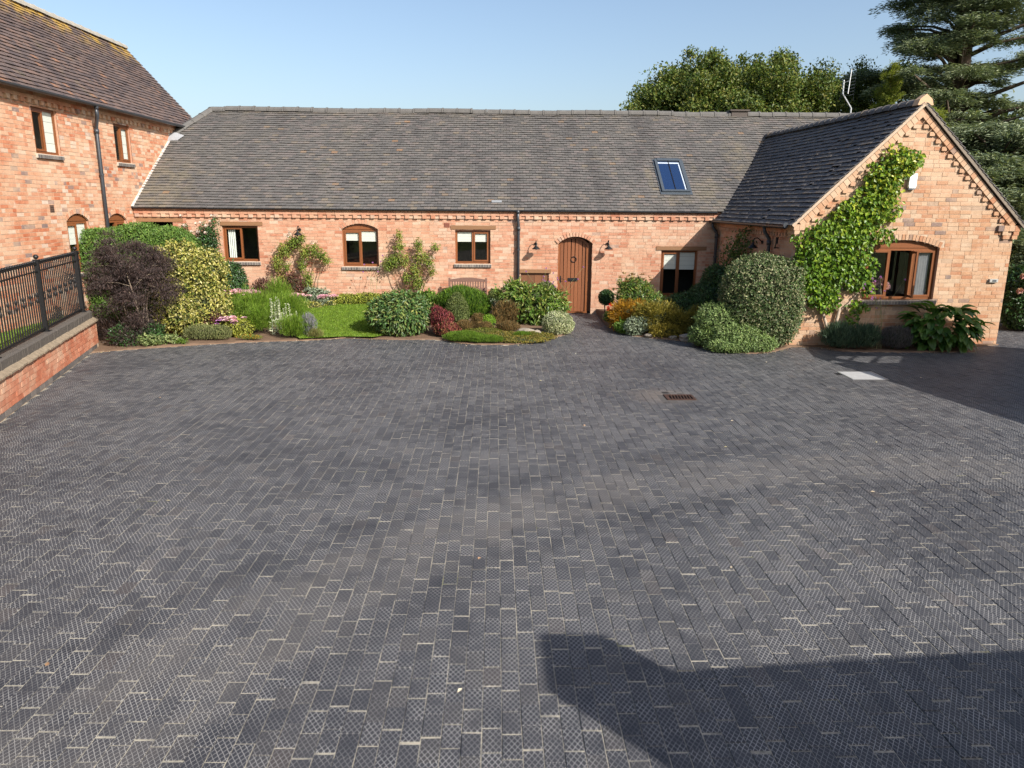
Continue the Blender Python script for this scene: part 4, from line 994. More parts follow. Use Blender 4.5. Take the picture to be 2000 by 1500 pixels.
TA = math.atan2(2.54, 2.35); FT = Frame((-9.60, 9, 5.24), (0, 1, 0), (-math.cos(TA), 0, math.sin(TA)), (math.sin(TA), 0, math.cos(TA))); TL = 3.46; FT.sag = .014
tr = sheet(FT, [(0, 17.05, 0, TL)]); RZ2 = FT.p(0, TL); tr.add([RZ2, FT.p(17.05, TL), FT.p(17.05, TL) + Vector((-2.35, 0, -2.54)), RZ2 + Vector((-2.35, 0, -2.54))], [(0, 1, 2, 3)])
tr = tr.build('roof', M_TILEBED, tall)
lay(pieces_roof(0, 17.05, TL - .05, .130, .185, .006, [(0, 1, TL - .02)], lift=.046), FT, 'roof_tile', 'roof_tiling', M_TILE2, tr)
ridge(FT.p(17.05, TL, -.02), FT.p(0, TL, -.02), 38, .15, simple('pale_ridge_tile', (.29, .27, .235), .85, .2, 0, .35, 5, .3), tr)
q = MB(); q.add([(-9.8, 25.9, -.1), (-14.2, 25.9, -.1), (-14.2, 25.9, 5.2), (-12, 25.9, 7.65), (-9.8, 25.9, 5.25)], [(0, 1, 2, 3, 4)]); q.build('end_wall', M_BRICK2, tall)
q = MB(); q.add([(-14.2, 7, -.1), (-14.2, 25.9, -.1), (-14.2, 25.9, 5.2), (-14.2, 7, 5.2)], [(0, 1, 2, 3)]); q.add([(-9.8, 7, -.1), (-14.2, 7, -.1), (-14.2, 7, 5.2), (-9.8, 7, 5.2)], [(0, 1, 2, 3)]); q.build('rear_wall', M_BRICK2, tall)
gutter('gutter', (-9.54, 9, 5.24), (-9.54, 24.6, 5.24), tall, .065)
downpipe([(-9.55, 19.05, 5.18), (-9.55, 19.05, 4.98), (-9.72, 19.28, 4.72), (-9.72, 19.28, 4.66), (-9.72, 19.28, .3)], tall, hang=(3.6, 2.0))

# ------------------------------------------------------------------ low garden wall with coping, and the railings on it
FW = Frame(WA, WD, Z, WN); gwl = thing('garden_wall', WA + WD * 2, 'low red brick garden wall with blue brick coping', 'wall'); W0, W1 = -7.0, 5.75
q = MB(); q.fbox(FW, W0, W1, -.1, .565, -.30, 0); q.fbox(FW, W0, W1, .565, .64, -.33, -.045); core = q.build('wall_core', M_MORTAR, gwl)
lay(pieces_wall(W0, W1, .105, .565, .082, .225, .010, d=.010), FW, 'brick', 'brickwork', M_BRICKL, gwl, 170)
u = W0
while u < W1 - .2:
    L = .225; q = MB(); q.fprism(FW, [(u, .02), (min(u + L - .012, W1), .02), (min(u + L - .012, W1), .094), (u, .094)], -.003, .012); q.build('plinth_brick', M_BLUE, gwl); u += L
u = W0
while u < W1 - .05:
    j = random.uniform(-.008, .008); q = MB(); a, b = u + .004, u + .108
    P = [FW.p(*x) for x in ((a, .565, .05 + j), (b, .565, .05 + j), (b, .59, .05 + j), (a, .59, .05 + j), (a, .65, -.05), (b, .65, -.05), (a, .565, -.05), (b, .565, -.05))]
    q.add(P, [(0, 1, 2, 3), (3, 2, 5, 4), (0, 3, 4, 6), (1, 7, 5, 2), (0, 6, 7, 1)]); q.build('creasing_brick', M_CREASE, gwl); u += .112
    for (v0, v1, d0, d1) in ():
        pass
u = W0
while u < W1 - .05:
    j = random.uniform(-.004, .004); q = MB(); a, b = u + .003, u + .073; k = .03
    P = [FW.p(x, v, d) for x in (a, b) for v, d in ((.64, -.035 + j), (.765, -.035 + j), (.79 + j, -.07), (.79 + j, -.30), (.765, -.335), (.64, -.335))]
    q.add(P, [(0, 1, 7, 6), (1, 2, 8, 7), (2, 3, 9, 8), (3, 4, 10, 9), (4, 5, 11, 10), (0, 5, 4, 3, 2, 1), (6, 7, 8, 9, 10, 11)]); q.build('coping_brick', M_COPE, gwl); u += .0775
q = MB(); q.fbox(FW, W0, W1, .63, .755, -.325, -.045); q.build('coping_mortar', M_BLUEJ, gwl)
FD = -.16; fen = thing('railing_fence', FW.p(2.5, .79, FD), 'black iron railings with ball finials on garden wall', 'fence')
for t in (-1.85, .6, 3.05, 5.5):
    q = MB(); q.fbox(FW, t - .038, t + .038, .785, 2.0, FD - .038, FD + .038); q.fbox(FW, t - .075, t + .075, .785, .80, FD - .075, FD + .075); p = q.build('post', M_BLACK, fen)
    c = MB(); c.fbox(FW, t - .046, t + .046, 2.0, 2.02, FD - .046, FD + .046); c.ball(FW.p(t, 2.065, FD), .042, 10, 6); c.build('post_cap', M_BLACK, p)
for (z0, z1) in ((.83, .865), (1.815, 1.835), (1.94, 1.965)):
    q = MB(); q.fbox(FW, -2.4, 5.75, z0, z1, FD - .016, FD + .016); q.build('rail', M_BLACK, fen)
bar = None; i = 0; t = -2.35
while t < 5.74:
    if min(abs(t - x) for x in (-1.85, .6, 3.05, 5.5)) > .05:
        O = FW.p(t, .84, FD)
        if bar is None:
            q = MB(); q.tube([O, O + Z * 1.1], .013, 6, False); bar = q.build('bar', M_BLACK, fen, True, origin=O); b = bar
            q = MB(); q.ball(O + Z * 1.147, .026, 8, 5); fin = q.build('finial', M_BLACK, b, True, origin=O + Z * 1.12); F_ = fin.data
            q = MB()
            for zz in (.50, .60): q.lathe(O + Z * zz, [(.009, -.05), (.019, -.025), (.022, 0), (.019, .025), (.009, .05)], 8)
            q.lathe(O + Z * .55, [(.012, -.01), (.02, 0), (.012, .01)], 8); col_ = q.build('collar', M_BLACK, b, True, origin=O + Z * .5); K_ = col_.data
        else:
            b = link('bar', bar.data, O, fen); link('finial', F_, O + Z * 1.12, b)
            if i % 3 == 0: link('collar', K_, O + Z * .5, b)
    t += .1225 / 1.065; i += 1

# ------------------------------------------------------------------ small things on the walls
def copy_tree(o, parent=None, delta=Vector((0, 0, 0))):
    c = o.copy(); COL.objects.link(c); WP[c] = WP[o] + delta
    if parent is not None: c.parent = parent
    else: c.location = WP[c]
    for ch in [x for x in list(WP) if x.parent == o]: copy_tree(ch, c, delta)
    return c
LP = Vector((1.10, 20.88, 1.93)); lamp = thing('wall_lamp', LP, 'black swan neck wall lamp left of the arched door', 'wall lamp', 'black swan neck lamps on the barn wall')
q = MB(); q.lathe(LP, [(.045, 0), (.045, .012), (.02, .02)], 10, axis=Vector((0, -1, 0))); q.build('back_plate', M_BLACK, lamp)
q = MB(); q.tube([LP + Vector((0, -.01, 0)), LP + Vector((0, -.06, .06)), LP + Vector((0, -.12, .10)), LP + Vector((0, -.19, .09)), LP + Vector((0, -.22, .03)), LP + Vector((0, -.22, -.02))], .011, 6); q.build('arm', M_BLACK, lamp, True)
q = MB(); q.lathe(LP + Vector((0, -.22, -.05)), [(.022, .05), (.03, .0), (.05, -.02), (.11, -.07), (.118, -.085), (.10, -.075), (.04, -.03)], 14); q.build('lamp_shade', M_BLACK, lamp, True)
q = MB(); q.ball(LP + Vector((0, -.22, -.12)), .032, 8, 6); q.build('bulb', M_WHITE, lamp, True)
for (x, y, z, lab) in ((3.09, 20.88, 1.94, 'black swan neck wall lamp right of the arched door'), (-5.36, 20.88, 2.27, 'black swan neck wall lamp above the climbing rose')):
    c = copy_tree(lamp, None, Vector((x, y, z)) - LP); c['label'] = lab
c = copy_tree(lamp, None, FS.p(3.15, 2.16, .02) - LP); c['label'] = 'black swan neck wall lamp in shade on wing wall'; c.rotation_euler = (0, 0, R(-90 + 2.8))
al = thing('alarm_box', FG.p(2.38, 3.35, .01), 'white alarm box high on the gable wall', 'alarm box')
q = MB(); q.fprism(FG, [(2.31, 3.38), (2.44, 3.38), (2.46, 3.42), (2.46, 3.68), (2.30, 3.68), (2.295, 3.42)], .01, .085); q.build('cover', M_WHITE, al)
q = MB(); q.fbox(FG, 2.30, 2.45, 3.355, 3.379, .01, .07); q.build('base', simple('grey_plastic', (.12, .14, .17), .5), al)
pt = thing('wall_light', FG.p(4.54, 1.40, .01), 'small silver box light low on the gable corner', 'wall light')
q = MB(); q.fbox(FG, 4.44, 4.63, 1.40, 1.475, .012, .055); q.build('housing', M_STEEL, pt)
q = MB(); q.fbox(FG, 4.50, 4.585, 1.415, 1.45, .055, .060); q.build('lens', simple('smoked_lens', (.05, .06, .08), .2, .5), pt)
br = thing('pipe_bracket', FS.p(4.15, 2.1, .02), 'small black iron hook on the wing side wall', 'bracket')
q = MB(); q.tube([FS.p(4.05, 2.08, .0), FS.p(4.05, 2.08, .1), FS.p(4.16, 2.08, .14), FS.p(4.2, 2.14, .14), FS.p(4.2, 2.28, .12)], .014, 6); q.tube([FS.p(4.2, 2.18, .12), FS.p(4.2, 2.32, .12)], .03, 8); q.build('hook', M_BLACK, br)
ae = thing('tv_aerial', (11.2, 25.6, 5.6), 'slim silver television aerial on cranked mast', 'aerial')
q = MB(); q.tube([(11.62, 25.6, 5.2), (11.62, 25.6, 6.12), (11.30, 25.6, 6.55), (11.29, 25.6, 6.98)], .026, 8); q.build('mast', M_STEEL, ae)
q = MB(); q.tube([(11.42, 25.5, 6.55), (11.46, 25.5, 7.3)], .016, 6); q.tube([(11.29, 25.6, 6.9), (11.44, 25.5, 6.95)], .014, 6); q.build('boom', M_STEEL, ae)
for s in (-1, 1):
    for i in range(7):
        q = MB(); q.tube([(11.44 + s * .02, 25.5, 6.5 + i * .1), (11.44 + s * .22, 25.5 + .1, 6.56 + i * .1)], .005, 4); q.tube([(11.44 + s * .22, 25.5 + .1, 6.36 + i * .1), (11.44 + s * .22, 25.6, 6.76 + i * .1)], .004, 4); q.build('element', M_GUTTER, ae)
# bench
BX0, BX1, BY, BZ = -1.30, -.24, 20.55, .29
be = thing('garden_bench', ((BX0 + BX1) / 2, BY - .25, BZ), 'brown slatted wooden bench under the barn window', 'bench')
for x in (BX0, BX1 - .055):
    q = MB(); q.box(x, x + .055, BY, BY + .06, BZ - .05, BZ + .72); q.build('leg', M_BENCH, be)
    q = MB(); q.box(x, x + .055, BY - .50, BY - .44, BZ - .05, BZ + .44); q.build('leg', M_BENCH, be)
    q = MB(); q.box(x - .005, x + .06, BY - .54, BY, BZ + .44, BZ + .475); q.build('arm', M_BENCH, be)
q = MB(); n = 10
for i in range(n):
    a = BX0 + .055 + (BX1 - BX0 - .11) * i / n; b = BX0 + .055 + (BX1 - BX0 - .11) * (i + 1) / n
    za = BZ + .68 + .05 * math.sin(math.pi * i / n); zb = BZ + .68 + .05 * math.sin(math.pi * (i + 1) / n)
    q.add([(a, BY + .01, BZ + .62), (b, BY + .01, BZ + .62), (b, BY + .01, zb), (a, BY + .01, za), (a, BY + .05, BZ + .62), (b, BY + .05, BZ + .62), (b, BY + .05, zb), (a, BY + .05, za)], [(0, 1, 2, 3), (3, 2, 6, 7), (4, 7, 6, 5), (0, 4, 5, 1)], (.5, .5, .5, 1))
q.build('top_rail', M_BENCH, be)
q = MB(); q.box(BX0 + .055, BX1 - .055, BY + .01, BY + .05, BZ + .40, BZ + .45); q.build('lower_rail', M_BENCH, be)
for i in range(13):
    x = BX0 + .085 + i * (BX1 - BX0 - .17 - .04) / 12; q = MB(); q.box(x, x + .042, BY + .018, BY + .04, BZ + .45, BZ + .62); q.build('slat', M_BENCH, be)
for i in range(5):
    y = BY - .46 + i * .095; q = MB(); q.box(BX0 + .03, BX1 - .03, y, y + .08, BZ + .385, BZ + .41); q.build('seat_slat', M_BENCH, be)

# ------------------------------------------------------------------ neighbouring barns that shade the yard from outside the frame
def nb(name, loc, label): return thing(name, loc, label, 'barn')
TT = 3.0
S2 = Vector((.96, -1.03, 1.0))
K = Vector((6.5, 14.8, 0)) + S2 * TT; dirA = Vector((.213, -1, 0)); K2 = K + dirA * 10.5
xa = 12.97; za = 5.99; zt = 5.40; Yk = K.y
offscreen = nb('offscreen_barn', (13, 6, 0), 'open sided hay barn with half hipped roof, openings added for sun patches')  # barn read from its shadow; open sides added to pass the sun patches
slope = (za - K.z) / (xa - K.x); xl = K.x + (zt - K.z) / slope; xr = 2 * xa - xl; back = 1.6
ra = Vector((xa, Yk - back, za)); rb_ = Vector((xa + (K2.x - K.x), K2.y, za)); er = Vector((2 * xa - K.x, Yk, K.z)); er2 = er + (K2 - K)
# holes added to both slopes, standing in for sun reflected off the gable window
def toground(P): t = P.z / S2.z; return (P.x - S2.x * t, P.y - S2.y * t)
PATCH = ((6.55, 6.84, 7.05, 7.36), (6.93, 7.34, 7.47, 7.86), (7.50, 7.95, 7.98, 8.40)); YA, YB = 14.22, 14.90
def slope_with_sun_holes(pts):
    """one roof slope, with holes added to shape sun patches on the yard"""
    nn = (pts[1] - pts[0]).cross(pts[2] - pts[0]).normalized(); q = MB(); g2 = [toground(p) for p in pts]
    def up(x, y):
        P = Vector((x, y, 0)); return P + S2 * ((pts[0] - P).dot(nn) / S2.dot(nn))
    def addp(poly):
        if len(poly) > 2: q.add([up(*p) for p in poly], [tuple(range(len(poly)))])
    def side(x0, x1, s_): nx, ny = YB - YA, -(x1 - x0); return (s_ * nx, s_ * ny, s_ * (nx * x0 + ny * YA))
    addp(clip(g2, (0, 1, YA))); addp(clip(g2, (0, -1, -YB))); band = clip(clip(g2, (0, -1, -YA)), (0, 1, YB)); prev = None
    for (a, b, c, d) in PATCH + ((99, 99, 99, 99),):
        seg = band if prev is None or len(band) < 3 else clip(band, side(prev[0], prev[1], -1))
        if len(seg) > 2: addp(clip(seg, side(a, c, 1)))
        prev = (b, d)
    return q.build('roof', M_TILEBED, offscreen)
rb_ = ra + dirA * 8.9
slope_with_sun_holes([K, K2, rb_, ra, Vector((xl, Yk, zt))]); slope_with_sun_holes([er, er2, rb_, ra, Vector((xr, Yk, zt))])
q = MB(); q.add([Vector((xl, Yk, zt)), Vector((xr, Yk, zt)), ra], [(0, 1, 2)]); q.build('roof', M_TILEBED, offscreen)
for P in (K, K2, er, er2, K.lerp(K2, .5), er.lerp(er2, .5)):
    q = MB(); q.box(P.x + .1 if P.x < xa else P.x - .3, P.x + .3 if P.x < xa else P.x - .1, P.y - .2, P.y, -.1, P.z); q.build('post', M_BARK, offscreen)
h = 5.5; P0 = Vector((1.17, 4.33, 0)) + S2 * h; P1 = P0 + Vector((11, .95, 0))
shed = nb('brick_outbuilding', (12, -2, 0), 'brick outbuilding with chimney behind the camera')
q = MB(); ev = Vector((0, 1.6, -2.05)); bk_ = Vector((0, -2.6, -2.6)); q.add([P0, P1, P1 + ev, P0 + ev], [(0, 1, 2, 3)]); q.add([P0, P1, P1 + bk_, P0 + bk_], [(0, 3, 2, 1)]); q.build('roof', M_TILE, shed)
q = MB(); q.add([(P0.x + .1, P0.y + 1.5, -.1), (P1.x, P1.y + 1.5, -.1), (P1.x, P1.y + 1.5, 3.5), (P0.x + .1, P0.y + 1.5, 3.5)], [(0, 1, 2, 3)])
q.add([(P0.x + .1, P0.y + 1.5, -.1), (P0.x + .1, P0.y - 2.4, -.1), (P0.x + .1, P0.y - 2.4, 2.9), (P0.x + .1, P0.y, 5.4), (P0.x + .1, P0.y + 1.5, 3.5)], [(0, 1, 2, 3, 4)]); q.build('wall', M_BRICK, shed)
q = MB(); c0 = Vector((.317, 4.77, 0)) + S2 * 6.0; q.box(c0.x, c0.x + .44, c0.y - .63, c0.y, -.1, 6.0); q.build('chimney', M_BRICK, shed)

# ------------------------------------------------------------------ planting
G1 = leafmat('hedge_leaf', [(.07, .145, .03), (.11, .20, .04), (.17, .26, .06)])
G2 = leafmat('dark_glossy_leaf', [(.022, .055, .018), (.035, .085, .025), (.06, .13, .035)], .2, .4, .4)
G3 = leafmat('fresh_leaf', [(.07, .15, .02), (.11, .20, .03), (.17, .25, .04)], .35)
G4 = leafmat('feathery_leaf', [(.10, .19, .02), (.16, .27, .03), (.23, .32, .05)], .4)
G5 = leafmat('skimmia_leaf', [(.045, .10, .028), (.07, .145, .04), (.11, .18, .05), (.24, .24, .07)], .22, .42, .4)
G6 = leafmat('rosemary_needle', [(.035, .085, .015), (.08, .16, .018), (.15, .24, .025)], .25)
G7 = leafmat('olive_clipped_leaf', [(.075, .11, .03), (.115, .15, .045), (.16, .185, .06)], .25)
VAR = leafmat('gold_variegated_leaf', [(.06, .095, .022), (.14, .17, .035), (.28, .27, .06), (.42, .38, .10), (.54, .50, .24)], .25)
VAR2 = leafmat('cream_variegated_leaf', [(.045, .085, .028), (.07, .12, .04), (.11, .16, .06), (.20, .21, .11), (.32, .31, .19)], .2)
SIL = leafmat('silver_variegated_leaf', [(.14, .19, .08), (.30, .35, .18), (.46, .47, .30), (.52, .52, .36)], .25)
BLK = leafmat('black_purple_leaf', [(.028, .020, .021), (.050, .035, .034), (.10, .066, .06)], .15, .6)
RED = leafmat('crimson_leaf', [(.09, .02, .025), (.17, .035, .045), (.24, .07, .06), (.20, .13, .05)], .25)
BUR = leafmat('burgundy_leaf', [(.07, .03, .03), (.12, .045, .04), (.12, .09, .04)], .25)
GOLD = leafmat('bronze_gold_needle', [(.20, .095, .012), (.36, .19, .02), (.48, .28, .03)], .25)
OLI = leafmat('olive_gold_needle', [(.12, .12, .025), (.23, .20, .035), (.36, .28, .055)], .25)
BRN = leafmat('brown_needle', [(.085, .075, .03), (.15, .10, .04), (.22, .13, .05)], .2)
LGR = leafmat('pale_hebe_leaf', [(.11, .18, .055), (.18, .26, .09), (.27, .34, .14)], .25)
GRY = leafmat('grey_green_leaf', [(.12, .16, .10), (.20, .25, .17), (.30, .34, .26)], .2)
LAV = leafmat('lavender_leaf', [(.045, .085, .05), (.07, .115, .07), (.10, .14, .09)], .2)
THY = leafmat('thyme_leaf', [(.10, .14, .02), (.20, .17, .035), (.28, .20, .05)], .25)
YEL = leafmat('lime_leaf', [(.17, .22, .025), (.28, .31, .05), (.38, .38, .09)], .35)
CLM = leafmat('climber_leaf', [(.055, .125, .014), (.12, .22, .018), (.22, .31, .025), (.42, .42, .045)], .32, .42, .4)
ROS = leafmat('rose_leaf', [(.07, .12, .02), (.14, .21, .03), (.26, .30, .06), (.32, .26, .07)], .35)
PNK = leafmat('pink_petal', [(.62, .28, .42), (.72, .42, .52), (.75, .55, .60)], .3)
PALE = leafmat('blush_petal', [(.75, .55, .58), (.80, .68, .68), (.82, .78, .74)], .3)
MAG = leafmat('mauve_petal', [(.42, .16, .50), (.55, .26, .60)], .3)
SCR = leafmat('scarlet_petal', [(.62, .02, .02), (.75, .04, .03)], .25)
DPK = leafmat('dusky_pink_petal', [(.42, .20, .20), (.55, .30, .30), (.35, .26, .17)], .25)
VIO = leafmat('violet_floret', [(.16, .12, .28), (.25, .19, .38)], .25)

def L3(c, r, *tone): return (*c, *r, *tone)
# left bed
h = [(-9.55, 18.6, 1.15, .75, .6, 1.2), (-8.75, 18.6, 1.2, .8, .65, 1.24), (-7.95, 18.6, 1.15, .75, .6, 1.2)]
shrub('clipped_hedge', 'light green clipped hedge behind the dark purple shrub', 'hedge', h, .055, .03, G1, cover=2.4, sq=3.5, lump=.05, seed=2, sprigs=4, depth=.08)
def purple():
    t = thing('elder_shrub', (-7.75, 16.1, .05), 'dark purple leaved shrub with bare pale stems by railings', 'shrub'); st = MB(); f = Fol(); tw = []
    rnd = random.Random(5)
    for k in range(17):
        a = Vector((-7.75 + rnd.uniform(-.25, .25), 16.1 + rnd.uniform(-.2, .2), .02)); th = rnd.uniform(0, 6.28); rr = rnd.uniform(.2, .9)
        b = Vector((-7.78 + math.cos(th) * rr, 16.1 + math.sin(th) * rr * .75, rnd.uniform(1.2, 2.1) - .35 * rr))
        m = a.lerp(b, .5) + Vector((rnd.uniform(-.1, .1), rnd.uniform(-.1, .1), .12)); st.tube([a, a.lerp(m, .5), m, m.lerp(b, .55), b], [.017, .014, .011, .008, .004], 5)
        for j in range(5):
            c = m.lerp(b, rnd.uniform(0, 1)); e = c + Vector((rnd.uniform(-.4, .4), rnd.uniform(-.35, .3), rnd.uniform(.0, .35))); st.tube([c, c.lerp(e, .5) + Vector((0, 0, .03)), e], [.006, .004, .003], 4); tw.append(e)
        tw.append(b)
    for c in tw:
        lobe_leaves(f, c, (.23, .2, .10), 190, .075, .014, 'spray', .5, .2, rnd.randrange(999), .1, jit=.7)
    for k in range(46):
        th = rnd.uniform(0, 6.28); ph = rnd.uniform(-.3, 1.2); lobe_leaves(f, (-7.75 + .82 * math.cos(th) * math.cos(ph), 16.1 + .65 * math.sin(th) * math.cos(ph), 1.22 + .92 * math.sin(ph)), (.26, .22, .10), 190, .075, .013, 'spray', .5, .2, k, .1)
    for k in range(26):
        lobe_leaves(f, (-7.75 + rnd.uniform(-.7, .6), 16.0 + rnd.uniform(-.45, .2), rnd.uniform(.15, .9)), (.22, .2, .2), 210, .075, .013, 'spray', .5, .2, k, .05)
    f.build('foliage', BLK, t); st.build('stems', simple('pale_twig', (.27, .215, .16), .9), t, True)
purple()
shrub('bay_shrub', 'low dark green bush at the foot of purple shrub', 'shrub', [(-7.85, 15.75, .2, .32, .24, .28), (-7.35, 15.95, .2, .3, .22, .26)], .07, .03, G2, seed=5, depth=.4, core=.4, cover=1.3, lump=.2)
shrub('variegated_shrub', 'tall gold and green variegated shrub beside the purple one', 'shrub', [(-7.05, 17.4, 1.0, .78, .65, .98), (-6.75, 17.2, .62, .70, .55, .62), (-7.2, 17.3, 1.55, .6, .5, .58), (-6.6, 17.4, 1.45, .45, .42, .5), (-7.15, 16.8, .5, .5, .4, .4)], .072, .042, VAR, 'out', 1.7, lump=.2, seed=8, depth=.24, jit=.9, lumpf=6)
def climber_rose(name, label, x, y, stems, clumps, mat, flowers=(), fm=None, fr=.05, L=.055, n=320):
    t = thing(name, (x, y, zbed(x, y)), label, 'climbing rose'); st = MB(); f = Fol()
    for pts in stems: st.tube(pts, [.018 - .012 * i / (len(pts) - 1) for i in range(len(pts))], 5)
    for i, (cx, cz, rx, rz) in enumerate(clumps):
        lobe_leaves(f, (cx, y, cz), (rx, .16, rz), int(n * rx * rz / .04), L, L * .55, 'shingle', .45, .25, i + 3, .05, jit=.6, tone=(0, .75) if i % 3 else (.2, 1))
    f.build('foliage', mat, t); st.build('stems', simple('rose_stem', (.20, .14, .08), .9), t, True)
    if flowers: blooms(t, [(a, y - .14, c) for a, c in flowers], fr, fm)
    return t
ZF = .25
climber_rose('climbing_rose', 'pale pink climbing rose left of the first barn window', -7.85, 20.62, [[(-7.9, 20.75, .2), (-7.95, 20.7, 1.2), (-7.8, 20.7, 2.3)], [(-7.9, 20.75, .2), (-7.7, 20.7, 1.2), (-7.6, 20.7, 2.1)]],
             [(-7.75, 2.25, .30, .26), (-7.95, 2.0, .28, .25), (-7.65, 1.95, .24, .3), (-7.85, 1.6, .24, .3), (-7.62, 1.55, .16, .3), (-7.75, 1.2, .2, .3), (-7.55, 2.5, .14, .12), (-8.35, 2.35, .1, .08)], G2,
             [(-8.3, 2.36), (-8.42, 2.26), (-7.98, 2.42), (-7.86, 2.44), (-7.6, 2.48), (-7.95, 2.2), (-8.12, 2.2), (-7.72, 2.36), (-8.36, 2.62), (-7.55, 2.62), (-7.75, 2.18), (-8.14, 2.12)], PALE, .056, .06)
climber_rose('climbing_rose', 'climbing rose below the single lamp with yellowing leaves', -5.35, 20.68, [[(-5.25, 20.75, .2), (-5.3, 20.72, 1.0), (-5.45, 20.72, 1.9)], [(-5.25, 20.75, .2), (-5.05, 20.72, 1.2), (-4.85, 20.72, 1.75)], [(-4.95, 20.75, .2), (-4.9, 20.72, .9), (-4.7, 20.72, 1.55)], [(-5.3, 20.75, .2), (-5.6, 20.72, 1.0), (-5.9, 20.72, 1.4)]],
             [(-5.75, 1.75, .22, .22), (-5.5, 1.95, .2, .2), (-5.3, 2.05, .18, .15), (-5.2, 1.7, .16, .25), (-4.95, 1.75, .2, .18), (-4.75, 1.6, .2, .15), (-5.95, 1.4, .15, .3), (-5.3, 1.3, .14, .22), (-5.15, .95, .16, .26), (-5.1, .6, .14, .25), (-4.62, 1.45, .14, .1), (-5.7, 1.3, .12, .15), (-5.85, 1.0, .08, .15)], ROS,
             [(-5.6, 2.12), (-4.95, 1.95), (-5.55, 2.2)], PALE, .05, .055, 420)
climber_rose('climbing_rose', 'forked climbing rose between the two blind windows', -2.3, 20.68, [[(-2.25, 20.75, .2), (-2.35, 20.72, .8), (-2.6, 20.72, 1.5), (-2.65, 20.72, 2.2)], [(-2.25, 20.75, .2), (-2.15, 20.72, .9), (-2.0, 20.72, 1.9)], [(-2.2, 20.75, .2), (-1.9, 20.72, 1.0), (-1.7, 20.72, 1.7)], [(-2.4, 20.75, .2), (-2.75, 20.72, .9), (-2.9, 20.72, 1.4)]],
             [(-2.62, 2.15, .09, .2), (-2.62, 1.85, .16, .2), (-2.75, 1.5, .2, .22), (-2.5, 1.5, .16, .2), (-2.95, 1.4, .16, .2), (-2.1, 1.9, .14, .2), (-2.05, 1.6, .2, .2), (-1.85, 1.45, .18, .16), (-1.65, 1.85, .14, .12), (-2.2, 1.2, .18, .22), (-2.15, .85, .2, .24), (-2.45, 1.0, .12, .2), (-1.75, 1.2, .12, .15)], ROS, L=.055, n=400)
shrub('camellia', 'dark green rounded bush under the first barn window', 'shrub', [(-6.75, 19.2, .85, .42, .4, .68)], .085, .035, G2, 'shingle', 2.2, seed=11)
shrub('burgundy_shrub', 'burgundy leaved plant at the foot of yellowing rose', 'shrub', [(-5.5, 20.3, .75, .3, .22, .42), (-5.3, 20.2, .45, .3, .2, .25)], .07, .032, BUR, 'out', 1.6, seed=12, depth=.3)
shrub('border_perennial', 'leggy purplish perennial under the window sill', 'plant', [(-6.2, 20.1, .62, .36, .3, .38), (-5.85, 20.1, .5, .25, .25, .3)], .06, .02, BUR, 'up', 1.3, seed=13, depth=.35, core=0)
def flowers_over(t, cx, cy, cz, rx, ry, n, r, mat, seed, name='flower_head', rz=.05):
    rr = random.Random(seed); pts = []
    for i in range(n):
        a = rr.uniform(0, 6.28); q = math.sqrt(rr.random()); pts.append((cx + rx * q * math.cos(a), cy + ry * q * math.sin(a), cz + rz * (1 - q * q) + rr.uniform(-.02, .02)))
    me = None
    for P in pts:
        if me is None:
            f = Fol(); D = sphere_dirs(34); D[:, 2] = np.abs(D[:, 2]) * .35; f.add(D * np.array([r, r, r]), D + np.array([0, 0, .5]), np.tile([0, -.3, 1.0], (34, 1)) + RNG.normal(size=(34, 3)) * .4, np.full(34, r * .5), np.full(34, r * .5))
            o = f.build(name, mat, t, origin=(0, 0, 0)); me = o.data; o.location = Vector(P) - WP[t]; WP[o] = Vector(P)
        else: link(name, me, P, t)
t = shrub('sedum', 'pink flowering sedum clump beside the variegated shrub', 'plant', [(-6.4, 18.6, .42, .5, .4, .40)], .06, .035, G3, 'up', 1.7, seed=14, depth=.3); flowers_over(t, -6.35, 18.5, .80, .50, .34, 30, .085, PNK, 3)
t = shrub('sedum', 'pink flowering sedum drift along the wall behind lawn', 'plant', [(-5.3, 20.1, .42, .35, .22, .2), (-4.75, 20.15, .40, .4, .22, .18)], .055, .035, GRY, 'up', 1.7, seed=15, depth=.3); flowers_over(t, -5.25, 19.95, .55, .32, .14, 11, .075, PNK, 4); flowers_over(t, -4.5, 20.0, .52, .26, .12, 9, .075, PNK, 5)
shrub('grey_leaf_perennial', 'grey green leafy clump behind pink sedum drift', 'plant', [(-4.95, 20.4, .55, .42, .2, .2)], .09, .05, GRY, 'out', 1.5, seed=16, depth=.3)
shrub('low_hedge', 'low yellow green edging hedge at back of lawn', 'hedge', [(-4.1, 20.45, .38, .45, .18, .2), (-3.5, 20.45, .40, .5, .18, .2), (-2.9, 20.45, .38, .4, .18, .2)], .05, .032, YEL, 'out', 1.9, seed=17, tone=(0, .8))
shrub('border_plant', 'patchy pale and dark edging plants left of low hedge', 'plant', [(-4.95, 19.75, .30, .4, .16, .16, (.3, 1)), (-4.5, 20.1, .32, .2, .15, .18)], .06, .035, VAR, 'out', 1.5, seed=18, depth=.3)
shrub('fennel', 'large feathery green cosmos clump in the left bed', 'plant', [(-5.7, 17.9, .48, .68, .5, .42), (-5.55, 19.2, .62, .3, .3, .42), (-5.05, 18.3, .45, .4, .4, .36), (-5.45, 17.1, .35, .32, .28, .32)], .13, .008, G4, 'up', 1.3, seed=19, depth=.5, core=.4, lump=.35, lumpf=5)
shrub('fennel', 'feathery green mound at the front edge of paving', 'plant', [(-4.55, 16.78, .22, .36, .26, .26)], .12, .008, G4, 'up', 1.4, seed=20, depth=.45, core=.4, lump=.3, lumpf=5)
